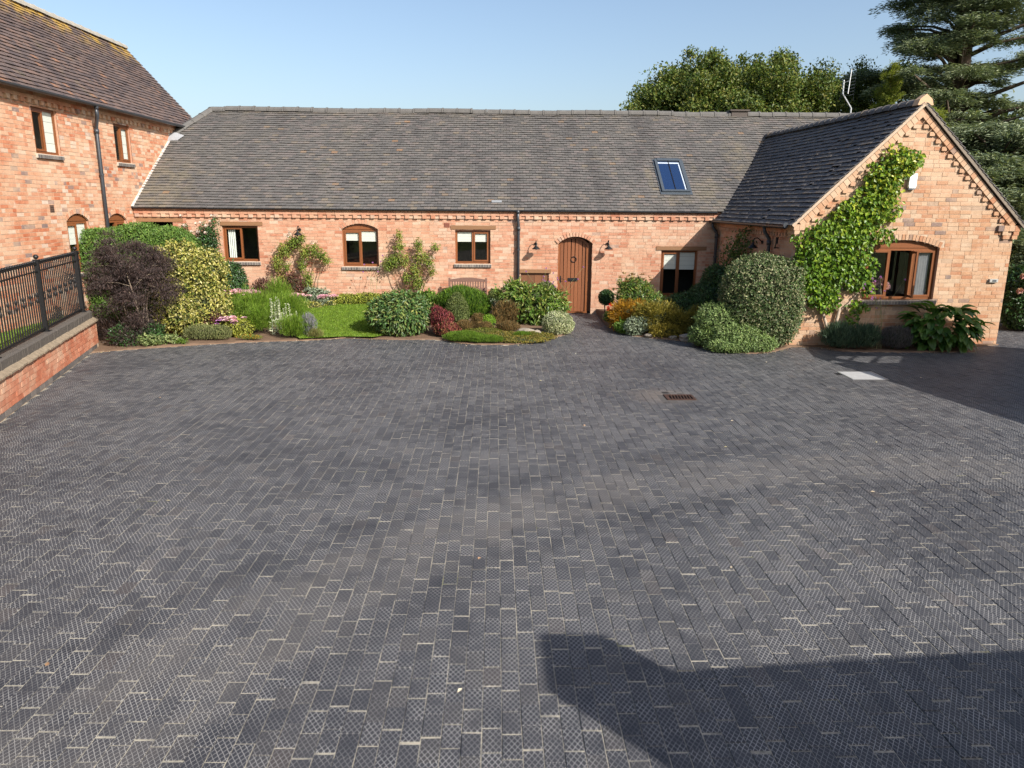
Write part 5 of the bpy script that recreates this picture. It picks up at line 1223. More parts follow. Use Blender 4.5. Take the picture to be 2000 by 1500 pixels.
t = thing('lamb_ear_spikes', (-4.85, 17.1, .06), 'silvery white flower spikes between the feathery plants', 'plant'); f = Fol(); q = MB()
for i in range(11):
    x, y = -4.85 + random.uniform(-.36, .36), 17.1 + random.uniform(-.2, .2); hh = random.uniform(.55, .92); a = Vector((x, y, .05)); b = Vector((x + random.uniform(-.06, .06), y, hh)); q.tube([a, b], [.008, .004], 5)
    n = 60; k = RNG.random(n); P = np.array(a)[None] + (np.array(b) - np.array(a))[None] * (.35 + .65 * k)[:, None]; D = RNG.normal(size=(n, 3)); D[:, 2] += .5
    f.add(P, D, RNG.normal(size=(n, 3)), np.full(n, .035), np.full(n, .014))
    n = 26; P = np.array(a)[None] + (np.array(b) - np.array(a))[None] * (.6 * RNG.random(n))[:, None]; D = RNG.normal(size=(n, 3)); D[:, 2] += .6; f.add(P, D, RNG.normal(size=(n, 3)), np.full(n, .10), np.full(n, .028))
f.build('foliage', leafmat('silver_felt_leaf', [(.30, .36, .18), (.48, .50, .36), (.60, .60, .48)], .2), t); q.build('stems', GRY, t)
t = shrub('russian_sage', 'hazy blue grey sage at the corner of lawn', 'plant', [(-4.25, 16.85, .28, .2, .18, .26)], .07, .008, leafmat('sage_haze', [(.14, .14, .18), (.22, .21, .28), (.26, .26, .24)], .2), 'up', .9, seed=21, depth=.5, core=0)
t = shrub('aster_clump', 'yellow leaved clump with pink and mauve flowers near paving', 'plant', [(-5.85, 16.85, .24, .36, .28, .24, (.3, 1))], .065, .035, YEL, 'out', 1.8, seed=22, depth=.3); flowers_over(t, -5.9, 16.72, .42, .30, .2, 16, .06, PNK, 6); flowers_over(t, -6.05, 16.62, .32, .24, .12, 8, .045, MAG, 7, 'mauve_flower', .12)
shrub('low_herb', 'straggly grey green herbs at edge of left bed', 'plant', [(-6.5, 16.45, .14, .45, .26, .2), (-6.15, 16.45, .14, .3, .2, .2)], .05, .014, leafmat('herb_leaf', [(.10, .13, .05), (.16, .18, .07), (.20, .20, .10)], .25), 'up', 1.3, seed=23, depth=.45, core=.4)
shrub('low_herb', 'pale leafy herb on the bare soil beside wall end', 'plant', [(-7.35, 15.75, .12, .3, .18, .14), (-7.0, 15.95, .10, .22, .16, .12)], .06, .035, leafmat('pale_herb', [(.12, .18, .06), (.20, .26, .10), (.30, .33, .15)], .3), 'out', 1.4, seed=24, depth=.4, core=.4)
shrub('bronze_perennial', 'small bronze leaved plant at foot of variegated shrub', 'plant', [(-6.35, 17.0, .32, .3, .25, .3)], .07, .03, BUR, 'out', 1.4, seed=25, depth=.4, core=.4)
shrub('seedling', 'tiny green seedling on bare soil near the wall end', 'plant', [(-6.75, 15.95, .06, .16, .1, .08)], .04, .02, G3, 'out', 1.2, seed=26, depth=.5, core=0)
shrub('seedling', 'sparse orange dotted seedlings at paving edge', 'plant', [(-5.45, 16.42, .06, .3, .1, .07)], .04, .016, leafmat('marigold_mix', [(.12, .18, .04), (.18, .22, .05), (.45, .22, .02)], .3), 'up', 1.2, seed=27, depth=.5, core=0)
shrub('edge_tuft', 'dry grassy tuft where lawn meets left bed', 'plant', [(-4.05, 16.62, .08, .18, .12, .14)], .09, .006, leafmat('dry_tuft', [(.16, .17, .05), (.24, .21, .09), (.14, .19, .04)], .3), 'up', 1.0, seed=28, depth=.5, core=0)
# centre island
shrub('skimmia', 'large round skimmia bush at right edge of lawn', 'shrub', [(-2.22, 17.25, .50, .74, .62, .52)], .125, .042, G5, 'shingle', 2.3, seed=30, lump=.05, depth=.12)
shrub('skimmia', 'smaller bright green bush behind the round skimmia', 'shrub', [(-1.78, 19.6, .46, .36, .32, .30)], .10, .04, G3, 'shingle', 2.0, seed=31)
shrub('rosemary_dome', 'wide clipped dark green dome in front of bench', 'shrub', [(-.88, 19.0, .44, .73, .58, .45)], .12, .016, G6, 'up', 2.4, seed=32, sprigs=4, lump=.07, depth=.16, lumpf=6)
def egg():
    t = thing('topiary_egg', (-.95, 18.2, zbed(-.95, 18.2)), 'egg shaped clipped topiary in front of the dome', 'topiary'); f = Fol(); n = 9000; D = sphere_dirs(n); z = D[:, 2]; s = 1 - .28 * z - .1 * z * z
    P = np.array([-.95, 18.2, .46]) + D * np.array([.295, .28, .43]) * np.stack([s, s, np.ones(n)], 1) * (1 - np.abs(RNG.normal(size=n)) * .09)[:, None]
    f.add(P, D * .4 + RNG.normal(size=(n, 3)) * .5, D + RNG.normal(size=(n, 3)) * .4, np.full(n, .034), np.full(n, .02)); f.build('foliage', G7, t)
    q = MB(); q.lathe((-.95, 18.2, .05), [(.05, 0), (.2, .1), (.24, .3), (.2, .5), (.1, .68), (.01, .74)], 12); q.build('stems', M_TWIG, t)
egg()
shrub('heuchera', 'crimson red leaved plant beside round skimmia', 'plant', [(-1.22, 17.15, .28, .27, .26, .34, (0, .7)), (-1.1, 16.9, .16, .3, .2, .18, (.3, 1)), (-1.38, 17.1, .48, .18, .16, .22, (0, .5))], .06, .034, RED, 'up', 1.7, seed=33, depth=.3)
shrub('box_ball', 'small lime green ball in the island bed', 'topiary', [(-.19, 17.9, .22, .185, .18, .18)], .035, .02, leafmat('lime_box', [(.10, .20, .015), (.16, .28, .025), (.22, .33, .04)], .3), 'out', 2.4, seed=34, sprigs=4, depth=.12, stems=2)
shrub('brown_conifer', 'rusty brown dwarf conifer in the island bed', 'shrub', [(.22, 18.35, .36, .30, .26, .28), (.38, 18.3, .40, .2, .2, .25), (.05, 18.2, .22, .2, .2, .2)], .085, .014, BRN, 'up', 1.6, seed=35, depth=.4, core=.5, lump=.25, lumpf=6)
shrub('laurel', 'large leaved bright green laurel bush left of path', 'shrub', [(.95, 18.75, .52, .72, .55, .50), (.5, 18.8, .68, .42, .42, .40), (1.35, 18.7, .45, .42, .45, .42)], .155, .055, leafmat('laurel_leaf', [(.06, .125, .02), (.10, .18, .03), (.16, .23, .045), (.30, .30, .08)], .28, .4, .4), 'shingle', 1.9, seed=36, lump=.1, depth=.22)
shrub('silver_euonymus', 'silvery variegated mound at the mouth of the path', 'shrub', [(1.47, 17.45, .24, .38, .34, .31)], .045, .022, SIL, 'out', 2.4, seed=37, depth=.12, lump=.05)
shrub('heather', 'dull red and green heather behind lime ball', 'plant', [(.3, 17.6, .14, .3, .25, .14), (-.75, 17.6, .14, .24, .22, .16), (-.42, 17.9, .22, .2, .2, .2), (-.28, 17.5, .14, .22, .18, .14)], .04, .012, BRN, 'up', 1.6, seed=38, depth=.35, core=.4)
shrub('moss_cushion', 'bright green grassy cushion at island front edge', 'plant', [(-.72, 16.52, .07, .44, .36, .12), (-.22, 16.30, .05, .46, .28, .10)], .05, .006, leafmat('cushion_blade', [(.07, .14, .012), (.11, .20, .02), (.15, .22, .03)], .3), 'up', 2.2, seed=39, sprigs=4, depth=.25, core=.8, lump=.1)
shrub('thyme_mat', 'golden brown creeping thyme along the island edge', 'plant', [(.55, 16.42, .04, .70, .38, .09), (1.05, 16.8, .04, .34, .28, .08), (.15, 16.9, .06, .5, .36, .09), (-.3, 17.15, .08, .5, .34, .10, (0, .4)), (.75, 16.95, .05, .4, .25, .08, (0, .5))], .035, .016, THY, 'out', 2.0, seed=40, sprigs=4, depth=.3, core=.8, lump=.15)
shrub('thyme_mat', 'small green tuft amid the golden thyme', 'plant', [(.6, 16.75, .07, .22, .16, .09)], .05, .006, LEAFM['cushion_blade'], 'up', 2.0, seed=41, sprigs=4, depth=.3, core=.7)
def rock(x, y, z, r, label, sx=1.2, seed=1):
    q = MB(); rr = random.Random(seed); D = [Vector(d) for d in sphere_dirs(40)]
    bm = bmesh.new(); bmesh.ops.create_icosphere(bm, subdivisions=2, radius=1)
    for v in bm.verts:
        n = 1 + .22 * math.sin(3.1 * v.co.x + seed) * math.cos(2.7 * v.co.y + seed * 2) + .12 * math.sin(5 * v.co.z + seed); v.co = Vector((v.co.x * r * sx, v.co.y * r, v.co.z * r * .62)) * n
    me = bpy.data.meshes.new('garden_stone'); bm.to_mesh(me); bm.free(); me.materials.append(M_STONE); o = link('garden_stone', me, (x, y, z + r * .25)); tag(o, label, 'stone', 'stones edging the beds')
rock(.72, 17.25, .05, .16, 'mottled pale stone in the island bed behind thyme', 1.2, 1); rock(.95, 17.15, .05, .10, 'small brown stone beside mottled island stone', 1.2, 4); rock(1.05, 16.8, .02, .09, 'flat pale stone at foot of silvery mound', 1.5, 2)
rock(-.1, 19.1, .18, .14, 'pale flat stone behind the lime green ball', 1.8, 3); rock(4.35, 16.55, .03, .16, 'squared pale stone beside the pale green mound', 1.4, 5); rock(4.05, 16.75, .03, .08, 'small whitish stone under the olive gold shrub', 1.2, 6); rock(3.55, 17.0, .03, .08, 'pinkish stone at foot of silver leaved plant', 1.1, 7)
# potted ball by the bench
pz = zbed(0, 19.9); t = thing('flower_pot', (-.02, 19.9, pz), 'dark glazed pot left of the laurel bush', 'pot')
q = MB(); q.lathe((-.02, 19.9, pz), [(.09, 0), (.15, .12), (.18, .24), (.19, .25), (.17, .25), (.15, .2), (.01, .2)], 16); q.build('pot_body', M_POT, t, True)
shrub('potted_topiary', 'round clipped ball growing in the dark pot', 'topiary', [(-.02, 19.9, .63, .19, .19, .16)], .034, .02, G7, 'out', 2.2, seed=43, sprigs=4, base=pz + .2, stems=2); shrub('trailing_plant', 'pale trailing leaves round the rim of dark pot', 'plant', [(-.12, 19.75, .44, .2, .12, .1)], .045, .03, leafmat('pale_herb', []) if False else GRY, 'out', 1.4, seed=44, base=.28, stems=0, core=0, depth=.4)
shrub('box_ball', 'clipped ball in front of the meter cupboard', 'topiary', [(1.32, 19.6, .78, .27, .26, .24)], .036, .02, G7, 'out', 2.4, seed=45, sprigs=4, depth=.1)
shrub('pale_phlox', 'wispy plant with pale pink heads behind laurel', 'plant', [(.55, 19.9, .70, .26, .2, .32)], .06, .02, G3, 'up', 1.2, seed=46, depth=.4, core=.3)
def verbena(x, y, hs, label, seed):
    rr = random.Random(seed); z = zbed(x, y); t = thing('verbena', (x, y, z), label, 'flower'); q = MB(); pts = []
    for k in range(hs):
        b = Vector((x + rr.uniform(-.12, .12), y, z)); e = Vector((x + rr.uniform(-.5, .5), y + rr.uniform(-.05, .05), rr.uniform(1.0, 1.65))); m = b.lerp(e, .6); m.x = b.x * .7 + m.x * .3; q.tube([b, m, e], [.005, .004, .0025], 4); pts.append(e)
        e2 = m + Vector((rr.uniform(-.25, .25), 0, rr.uniform(.2, .4))); q.tube([m, e2], [.003, .002], 4); pts.append(e2)
    q.build('stems', simple('verbena_stem', (.22, .22, .10), .8), t); blooms(t, pts, .022, MAG)
verbena(1.25, 19.3, 5, 'tall thin verbena stems in front of meter cupboard', 3); verbena(-3.3, 20.4, 3, 'few thin verbena stems below the arched window', 5); verbena(1.75, 19.0, 3, 'mauve verbena head beside the door handle', 8); verbena(8.2, 15.6, 7, 'thin purple verbena stems in front of gable window sill', 9)
# right bed
shrub('box_ball', 'dark clipped ball right of the oak door', 'topiary', [(3.0, 20.15, .55, .21, .2, .21)], .034, .02, G2, 'out', 2.4, seed=50, sprigs=4, depth=.1, stems=2)
t = shrub('geranium', 'red flowering geranium at the path edge', 'plant', [(2.93, 18.9, .2, .16, .14, .18)], .05, .035, G3, 'out', 1.5, seed=51, depth=.3); blooms(t, [(2.84, 18.72, .45), (2.92, 18.7, .38), (2.97, 18.72, .32), (2.9, 18.75, .52), (2.83, 18.7, .40)], .055, SCR)
shrub('pieris', 'bright green pieris with reddish shoots under shaded window', 'shrub', [(3.7, 19.3, .55, .62, .5, .50), (4.1, 19.0, .38, .5, .4, .36), (3.6, 19.4, .85, .42, .35, .30)], .12, .036, leafmat('pieris_leaf', [(.05, .11, .02), (.09, .17, .03), (.16, .22, .05), (.26, .24, .07)], .3, .4, .4), 'out', 1.6, seed=52, depth=.28, lump=.15, jit=.7)
t = thing('pieris_shoots', (3.65, 19.4, 1.0), 'coppery young shoots sticking out above the pieris', 'plant'); f = Fol()
for i in range(16):
    c = np.array([3.65 + random.uniform(-.5, .5), 19.35 + random.uniform(-.2, .2), random.uniform(1.0, 1.25)]); n = 9; D = sphere_dirs(n); D[:, 2] = np.abs(D[:, 2]) + .3; f.add(np.tile(c, (n, 1)), D, RNG.normal(size=(n, 3)), np.full(n, .09), np.full(n, .024))
f.build('foliage', leafmat('copper_shoot', [(.20, .12, .05), (.24, .20, .06), (.28, .10, .07)], .3), t)
shrub('golden_heather', 'orange gold heather mound beside the path', 'shrub', [(3.22, 18.2, .36, .42, .36, .32), (3.5, 18.2, .40, .32, .3, .26), (3.1, 18.0, .22, .3, .25, .2)], .075, .018, GOLD, 'spray', 1.9, seed=53, depth=.28, core=.6, lump=.22, lumpf=7)
shrub('golden_thuja', 'olive gold feathery conifer at front of right bed', 'shrub', [(3.92, 17.35, .38, .45, .38, .38), (3.6, 17.5, .45, .3, .3, .30), (4.2, 17.2, .32, .3, .28, .3), (3.95, 17.05, .16, .38, .25, .15, (.5, 1))], .085, .02, OLI, 'spray', 1.7, seed=54, depth=.32, core=.6, lump=.24, lumpf=7)
shrub('golden_thuja', 'smaller shaded golden conifer left of pale mound', 'shrub', [(4.62, 17.5, .28, .26, .28, .26), (4.85, 17.7, .35, .22, .25, .25)], .08, .018, OLI, 'spray', 1.7, seed=55, depth=.3, core=.6, lump=.2, lumpf=7, tone=(0, .7))
shrub('silver_senecio', 'silver grey leaved plant under the orange heather', 'plant', [(3.25, 17.3, .2, .22, .2, .24), (3.5, 17.3, .28, .2, .18, .18)], .06, .026, GRY, 'out', 1.7, seed=56, depth=.3)
shrub('bergenia', 'green leafy edging plant at the path corner', 'plant', [(3.05, 17.6, .14, .2, .3, .16)], .06, .035, G3, 'out', 1.5, seed=57, depth=.3, core=.5)
shrub('shade_shrub', 'dark green shrub in the shaded corner below window', 'shrub', [(4.75, 19.0, .45, .42, .4, .38), (5.35, 19.0, .6, .5, .5, .5), (5.0, 18.0, .35, .38, .35, .32)], .075, .028, G2, 'shingle', 1.9, seed=58)
shrub('shade_shrub', 'tall dark green shrub against the shaded wing wall', 'shrub', [(5.75, 19.3, .8, .42, .8, .72)], .075, .03, G2, 'out', 1.8, seed=59)
shrub('hebe_mound', 'sprawling pale green hebe mound spilling over paving', 'shrub', [(4.85, 15.95, .48, .52, .48, .48), (5.15, 15.65, .28, .62, .55, .30), (5.5, 15.45, .15, .45, .38, .20), (4.62, 15.95, .25, .4, .42, .28), (4.95, 15.4, .12, .5, .38, .18)], .055, .026, LGR, 'out', 2.0, seed=60, depth=.16, lump=.13, core=.8, lumpf=9)
shrub('clipped_bush', 'tall clipped variegated bush with rounded top by gable', 'shrub', [(5.76, 16.05, 1.05, .88, .72, .94), (5.86, 15.95, .62, .68, .58, .64)], .055, .032, VAR2, 'out', 2.0, seed=61, sq=2.7, depth=.15, lump=.07, core=.8, jit=.9, lumpf=8)
def wall_climb(name, label, F, clumps, mat, L, Wd, n, stems, thick=.16, seed=1):
    P0 = F.p(clumps[0][0], 0); t = thing(name, (P0.x, P0.y, 0), label, 'climber'); f = Fol(); st = MB(); up = np.array([0, 0, 1.0]); No = np.array(F.N)
    for i, (u, v, ru, rv) in enumerate(clumps):
        ru, rv = ru * 1.1, rv * 1.1; m = int(n * ru * rv); a = RNG.uniform(0, 6.28, m); q = np.sqrt(RNG.random(m)) * (1 + .12 * np.sin(a * 5 + i)); d = np.abs(RNG.normal(size=m)) * thick * .55 + .03 + thick * (1 - np.clip(q, 0, 1) ** 2) * RNG.random(m)
        P = np.array(F.O) + np.outer(u + ru * q * np.cos(a), np.array(F.U)) + np.outer(v + rv * q * np.sin(a), np.array(F.V)) + np.outer(d, No)
        T = -up * .55 + No * .35 + RNG.normal(size=(m, 3)) * .5; N = No + up * .5 + RNG.normal(size=(m, 3)) * .42; tint = RNG.random((m, 4)); hi = sm(1.5, 3.8, v); tint[:, 0] = tint[:, 0] * (.62 + .38 * hi)
        f.add(P, T, N, L * RNG.uniform(.6, 1.25, m), Wd * RNG.uniform(.7, 1.2, m), tint=tint)
    f.build('foliage', mat, t)
    for s_, mt in stems: st.tube([F.p(*x) for x in s_[0]], s_[1], 7)
    st.build('stems', M_PALEBARK, t, True); return t
cl_ = [(.35, 2.25, .42, .32), (.75, 2.4, .45, .35), (.35, 1.75, .38, .42), (.8, 1.85, .50, .42), (1.2, 2.15, .42, .42), (1.1, 2.75, .42, .35), (1.45, 2.6, .36, .36), (1.2, 1.55, .42, .28), (.5, 1.3, .42, .36), (.75, 1.05, .30, .26), (1.5, 1.7, .28, .25), (1.35, 3.1, .30, .28), (1.65, 3.2, .38, .36), (1.78, 3.42, .30, .34), (1.7, 3.65, .36, .30), (2.0, 3.82, .32, .28), (2.2, 3.95, .28, .22), (1.95, 4.02, .28, .22), (1.85, 2.95, .28, .25), (2.38, 3.95, .12, .12), (1.9, 2.4, .16, .14), (1.05, 3.0, .2, .14), (1.62, 1.28, .16, .14), (1.35, .62, .16, .1), (1.45, .9, .2, .14)]
wall_climb('wall_climber', 'leafy green climber rising diagonally across the gable wall', FG, cl_, CLM, .10, .07, 2300,
           [(([(.92, -.02, .06), (.9, .3, .07), (.72, .75, .07), (.6, 1.1, .06), (.62, 1.5, .06)], [.05, .04, .032, .028, .02]), 0), (([(.95, -.02, .08), (1.02, .4, .08), (1.08, .8, .08), (1.02, 1.15, .06), (1.1, 1.6, .06)], [.055, .04, .036, .032, .02]), 0), (([(1.06, .75, .07), (1.3, .95, .05), (1.5, 1.2, .05)], [.02, .016, .01]), 0),
            (([(1.1, 1.6, .06), (.95, 2.2, .08), (.75, 2.7, .09)], [.02, .018, .016]), 0), (([(.62, 1.5, .06), (.7, 2.1, .08), (.8, 2.65, .1)], [.02, .017, .014]), 0), (([(.75, 2.7, .08), (1.2, 3.05, .07), (1.6, 3.4, .06)], [.02, .016, .01]), 0), (([(.8, 2.65, .1), (1.25, 2.95, .09), (1.7, 3.25, .06)], [.016, .014, .01]), 0)])
wall_climb('wall_climber', 'shaded climber on the wing side wall by lamp', FS, [(2.2, 2.0, .55, .30), (2.5, 2.25, .32, .26), (1.8, 1.85, .4, .22), (2.3, 1.6, .6, .35), (1.6, 1.5, .4, .3)], leafmat('shade_climber_leaf', [(.05, .10, .02), (.09, .14, .03), (.16, .12, .03)], .3), .085, .05, 1300, [(([(2.4, 0, .06), (2.3, 1, .06), (2.3, 2, .06)], [.03, .02, .01]), 0)], .3)
shrub('lavender', 'green lavender bush in shade under the gable window', 'plant', [(7.35, 15.62, .27, .36, .3, .27), (7.85, 15.6, .27, .4, .3, .26)], .11, .014, LAV, 'up', 1.5, seed=70, depth=.35, core=.6, lump=.15, lumpf=6)
t = shrub('lavender', 'faded purple lavender bush left of large leaved plant', 'plant', [(8.6, 15.62, .24, .42, .3, .24)], .075, .010, leafmat('faded_lavender', [(.08, .085, .075), (.12, .11, .10), (.15, .12, .15)], .2), 'up', 1.6, seed=71, depth=.3, core=.7)
def bigleaf():
    t = thing('hydrangea', (9.65, 15.72, .05), 'large leaved green hydrangea at the gable corner', 'plant'); mat = leafmat('large_hydrangea_leaf', [(.05, .12, .02), (.08, .165, .03), (.12, .21, .05)], .38, .4, .4); var = []
    for k in range(10):
        q = MB(); L, W, n = random.uniform(.24, .36), random.uniform(.15, .21), 6; rows = []; tn = (random.random(), random.random(), random.random(), 1)
        for i in range(n + 1):
            s_ = i / n; wd = W * .5 * math.sin(math.pi * min(1, s_ * .93 + .04)) ** .8; y = L * s_; z = .10 * L * math.sin(s_ * 2.2) - .28 * L * s_ * s_
            rows.append([(-wd, y, z + wd * .35), (0, y, z), (wd, y, z + wd * .35)])
        for i in range(n):
            for j in (0, 1): q.add([rows[i][j], rows[i][j + 1], rows[i + 1][j + 1], rows[i + 1][j]], [(0, 1, 2, 3)], tn)
        o = q.build('leaf', mat, t, True, origin=(0, 0, 0)); var.append(o)
    st = MB(); rr = random.Random(4); cnt = 0; C0 = Vector((9.65, 15.72, .48))
    while cnt < 210:
        D = Vector((rr.gauss(0, 1), rr.gauss(0, 1) - .25, rr.gauss(0, 1) + .2)).normalized()
        if D.y > .5: continue
        s_ = rr.uniform(.72, 1.02); P = C0 + Vector((D.x * .72 * s_, D.y * .36 * s_, D.z * .46 * s_))
        if P.z < .08: continue
        o = var[cnt] if cnt < 10 else link('leaf', var[cnt % 10].data, P, t); WP[o] = P; o.location = P - WP[t]
        out = (Vector((D.x, D.y, .1 + D.z * .35)) + Vector((rr.uniform(-.5, .5), rr.uniform(-.4, .2), 0))).normalized(); az = math.atan2(-out.x, out.y); pitch = rr.uniform(-.75, .35) + (.3 if D.z > .6 else 0)
        o.rotation_euler = (pitch, rr.uniform(-.35, .35), az); cnt += 1
        if cnt % 7 == 0: st.tube([(9.65 + D.x * .15, 15.75, 0), tuple(P)], [.008, .004], 5)
    st.build('stems', simple('hydrangea_stem', (.16, .15, .06), .8), t); return t
bigleaf()
t = shrub('pink_hydrangea', 'pink flowering hydrangea bush at far right edge', 'shrub', [(13.6, 18.6, .85, .8, .7, .85), (13.2, 18.3, .5, .5, .5, .5)], .11, .065, G2, 'shingle', 1.8, seed=73); rr = random.Random(2); blooms(t, [(13.5 + rr.uniform(-.75, .6), 18.6 - .65 + rr.uniform(-.08, .1), rr.uniform(.75, 1.6)) for _ in range(24)], .085, DPK, petals=14)
q = thing('indoor_flowers', FG.p(2.12, 1.08, -.24), 'pink flowers on the sill behind gable window', 'flowers'); m = MB(); P = FG.p(2.12, 1.06, -.24); m.lathe(P, [(.05, 0), (.06, .08), (.04, .16), (.05, .18)], 10); m.build('vase', M_STONE, q); blooms(q, [P + Vector((rand_x, 0, .26 + dz)) for rand_x, dz in ((-.14, 0), (-.06, .05), (.05, .03), (.13, .0), (.0, .1), (.16, -.05))], .07, PNK)

# ------------------------------------------------------------------ trees
def limb_tree(name, label, base, htr, rtr, clumps, mat, bark, L, Wd, n, style='out', flat=.75, depth=.5, cat='tree', limbs=60, tone=(0, 1)):
    t = thing(name, base, label, cat); tr = MB(); f = Fol(); B = Vector(base); T = B + Vector((0, 0, htr)); tr.tube([B - Z * .2, B.lerp(T, .15), B.lerp(T, .5), T], [rtr * 1.5, rtr, rtr * .75, rtr * .3], 10)
    for i, (x, y, z, r) in enumerate(clumps):
        c = Vector((x, y, z)); s_ = B.lerp(T, min(1, max(.25, (z - B.z) / htr * .62)))
        if i < limbs: tr.tube([s_, s_.lerp(c, .5) + Vector((0, 0, .25 * r)), c], [rtr * .34, rtr * .18, .02], 5)
        lobe_leaves(f, (x, y, z), (r, r, r * flat), int(n * r * r), L, Wd, style, depth, .3, i + 1, None, tone=tone, jit=.8)
    tr.build('trunk', bark, t, True); f.build('crown', mat, t); return t
OAK = leafmat('oak_leaf', [(.04, .075, .018), (.075, .12, .024), (.13, .17, .034), (.20, .19, .045)], .28)
rr = random.Random(12); cl = []
for k in range(350):
    th = rr.uniform(0, 6.283); ph = math.asin(rr.uniform(-.35, 1)); q = rr.uniform(.62, 1.0) if k % 4 else rr.uniform(.2, .7)
    x, y, z = 5.3 * q * math.cos(th) * math.cos(ph) ** .75, 4.2 * q * math.sin(th) * math.cos(ph) ** .75, 3.9 * q * math.sin(ph)
    cl.append((11.75 + x, 38 + y, 6.05 + z * (1 - .05 * (x / 5.3) ** 2), rr.uniform(.5, 1.0)))
for k in range(9): cl.append((rr.uniform(9, 14), rr.uniform(35.5, 38), rr.uniform(9.3, 10.0), rr.uniform(.3, .5)))
for k in range(9): cl.append((rr.uniform(6.2, 7.2), 37 + rr.uniform(-1, 1), rr.uniform(5.6, 7.6), rr.uniform(.35, .6)))
limb_tree('oak_tree', 'broad green oak tree rising behind the grey roof', (11.6, 38.3, 0), 8, .42, cl, OAK, M_BARK, .145, .09, 1150, 'out', .8, .45)
cl = []
for k in range(120):
    th = rr.uniform(0, 6.283); z = rr.uniform(4, 10.0); q = rr.uniform(.2, 1) * (2.6 - .1 * z); cl.append((19.6 + 1.25 * q * math.cos(th), 41.5 + q * math.sin(th), z, rr.uniform(.5, .8)))
limb_tree('young_oak', 'small oak filling the gap right of broad oak', (19.6, 41.5, 0), 7, .25, cl, OAK, M_BARK, .145, .09, 800, 'out', .8, .45, limbs=20)
LAR = leafmat('larch_needle', [(.14, .18, .025), (.21, .25, .035), (.28, .30, .055)], .35)
def larch(x, y, h, label, r0=1.5, name='larch_tree', seed=4):
    t = thing(name, (x, y, 0), label, 'tree'); tr = MB(); f = Fol(); tr.tube([(x, y, -.1), (x, y, h * .6), (x + .05, y, h)], [.16, .09, .015], 7); r = random.Random(seed)
    for i in range(110):
        z = h * (.25 + .75 * (i / 110)); a = r.uniform(0, 6.283); L = r0 * (1 - (z / h)) * 1.25 + .22; L *= r.uniform(.7, 1.15); d = Vector((math.cos(a), math.sin(a), r.uniform(.1, .5))).normalized(); p0 = Vector((x, y, z)); p1 = p0 + d * L; tr.tube([p0, p0.lerp(p1, .6) - Z * .03, p1], [.018, .012, .004], 4)
        n = int(420 * L); k = RNG.random(n); P = np.array(p0) + np.outer(k, np.array(p1 - p0)) + RNG.normal(size=(n, 3)) * .05; T = RNG.normal(size=(n, 3)) * .6 + np.array(d) * .7 - np.array([0, 0, .35]); f.add(P, T, RNG.normal(size=(n, 3)), RNG.uniform(.08, .2, n), np.full(n, .022))
    tr.build('trunk', M_BARK, t); f.build('crown', LAR, t)
larch(16.75, 33.5, 8.9, 'yellow green larch between the oak and cedar', 2.1); larch(13.6, 24.2, 5.95, 'thin larch tips showing behind the gable apex', .9, seed=9)
CED = leafmat('cedar_needle', [(.06, .088, .055), (.125, .165, .10), (.21, .25, .15), (.30, .335, .19)], .2)
def cedar(base, h, rtr, plates, label, name='cedar_tree', lean=0.0, den=1050, trunk=True, cat='tree'):
    t = thing(name, base, label, cat); tr = MB(); f = Fol(); B = Vector(base); T = B + Vector((lean, 0, h)); tr.tube([B - Z * .2, B.lerp(T, .2), B.lerp(T, .55), T], [rtr * 1.25, rtr, rtr * .7, rtr * .15], 10)
    for i, (x, y, z, r, up) in enumerate(plates):
        c = Vector((x, y, z)); k = min(.97, max(.12, (z - B.z - up * 2.2) / h)); s_ = B.lerp(T, k); m = s_.lerp(c, .5) + Vector((0, 0, .12 * r + .1)); tr.tube([s_, m, c], [max(.05, rtr * .36 * (1 - k)), max(.04, rtr * .2 * (1 - k)), .02], 6)
        out = (c - s_); out.z = 0; out = out.normalized() if out.length > .1 else Vector((1, 0, 0)); side = Vector((-out.y, out.x, 0)); nn = int(den * r * r)
        # flat fans of short sprays along branchlets
        nb_ = int(12 + 9 * r)
        for b in range(nb_):
            a = random.uniform(-1.5, 1.5); d = (out * math.cos(a) + side * math.sin(a)); st_ = c - out * r * random.uniform(-.1, .8) + side * random.uniform(-.4, .4) * r; ln = r * random.uniform(.45, 1.0); m2 = max(6, int(nn / nb_)); k2 = RNG.random(m2)
            wv = .13 * r * (1 - k2) + .05; lat = RNG.normal(size=m2) * wv; dz = -.16 * k2 * k2 * ln + RNG.normal(size=m2) * .045 + .05 * math.sin(b * 1.7)
            dn = np.array(d); ds_ = np.array([-d.y, d.x, 0]); dz += RNG.normal(size=m2) * .07 * r - .10 * r * k2; P = np.array(st_) + np.outer(k2 * ln, dn) + np.outer(lat, ds_) + np.outer(dz, [0, 0, 1.0])
            Tn = dn + np.outer(np.sign(lat), ds_) * .7 + RNG.normal(size=(m2, 3)) * .25; tint = RNG.random((m2, 4)); f.add(P, Tn, np.tile([0, 0, 1.0], (m2, 1)) + RNG.normal(size=(m2, 3)) * .45, RNG.uniform(.12, .26, m2), RNG.uniform(.03, .055, m2), tint=tint)
    tr.build('trunk', M_DARKBARK, t, True); f.build('crown', CED, t); return t
rr = random.Random(21); pl = []
bx_, by_ = 21.1, 36.0
for k in range(210):
    z = rr.uniform(4.5, 17); a = rr.uniform(0, 6.283); q = rr.uniform(1.2, 6.3) * (1.0 if z < 10 else max(.45, 1 - (z - 10) / 14)); pl.append((bx_ + q * math.cos(a), by_ + q * math.sin(a) * .8, z + .12 * q * (.4 if z > 8 else -.4), rr.uniform(.8, 1.5), .12 * q))
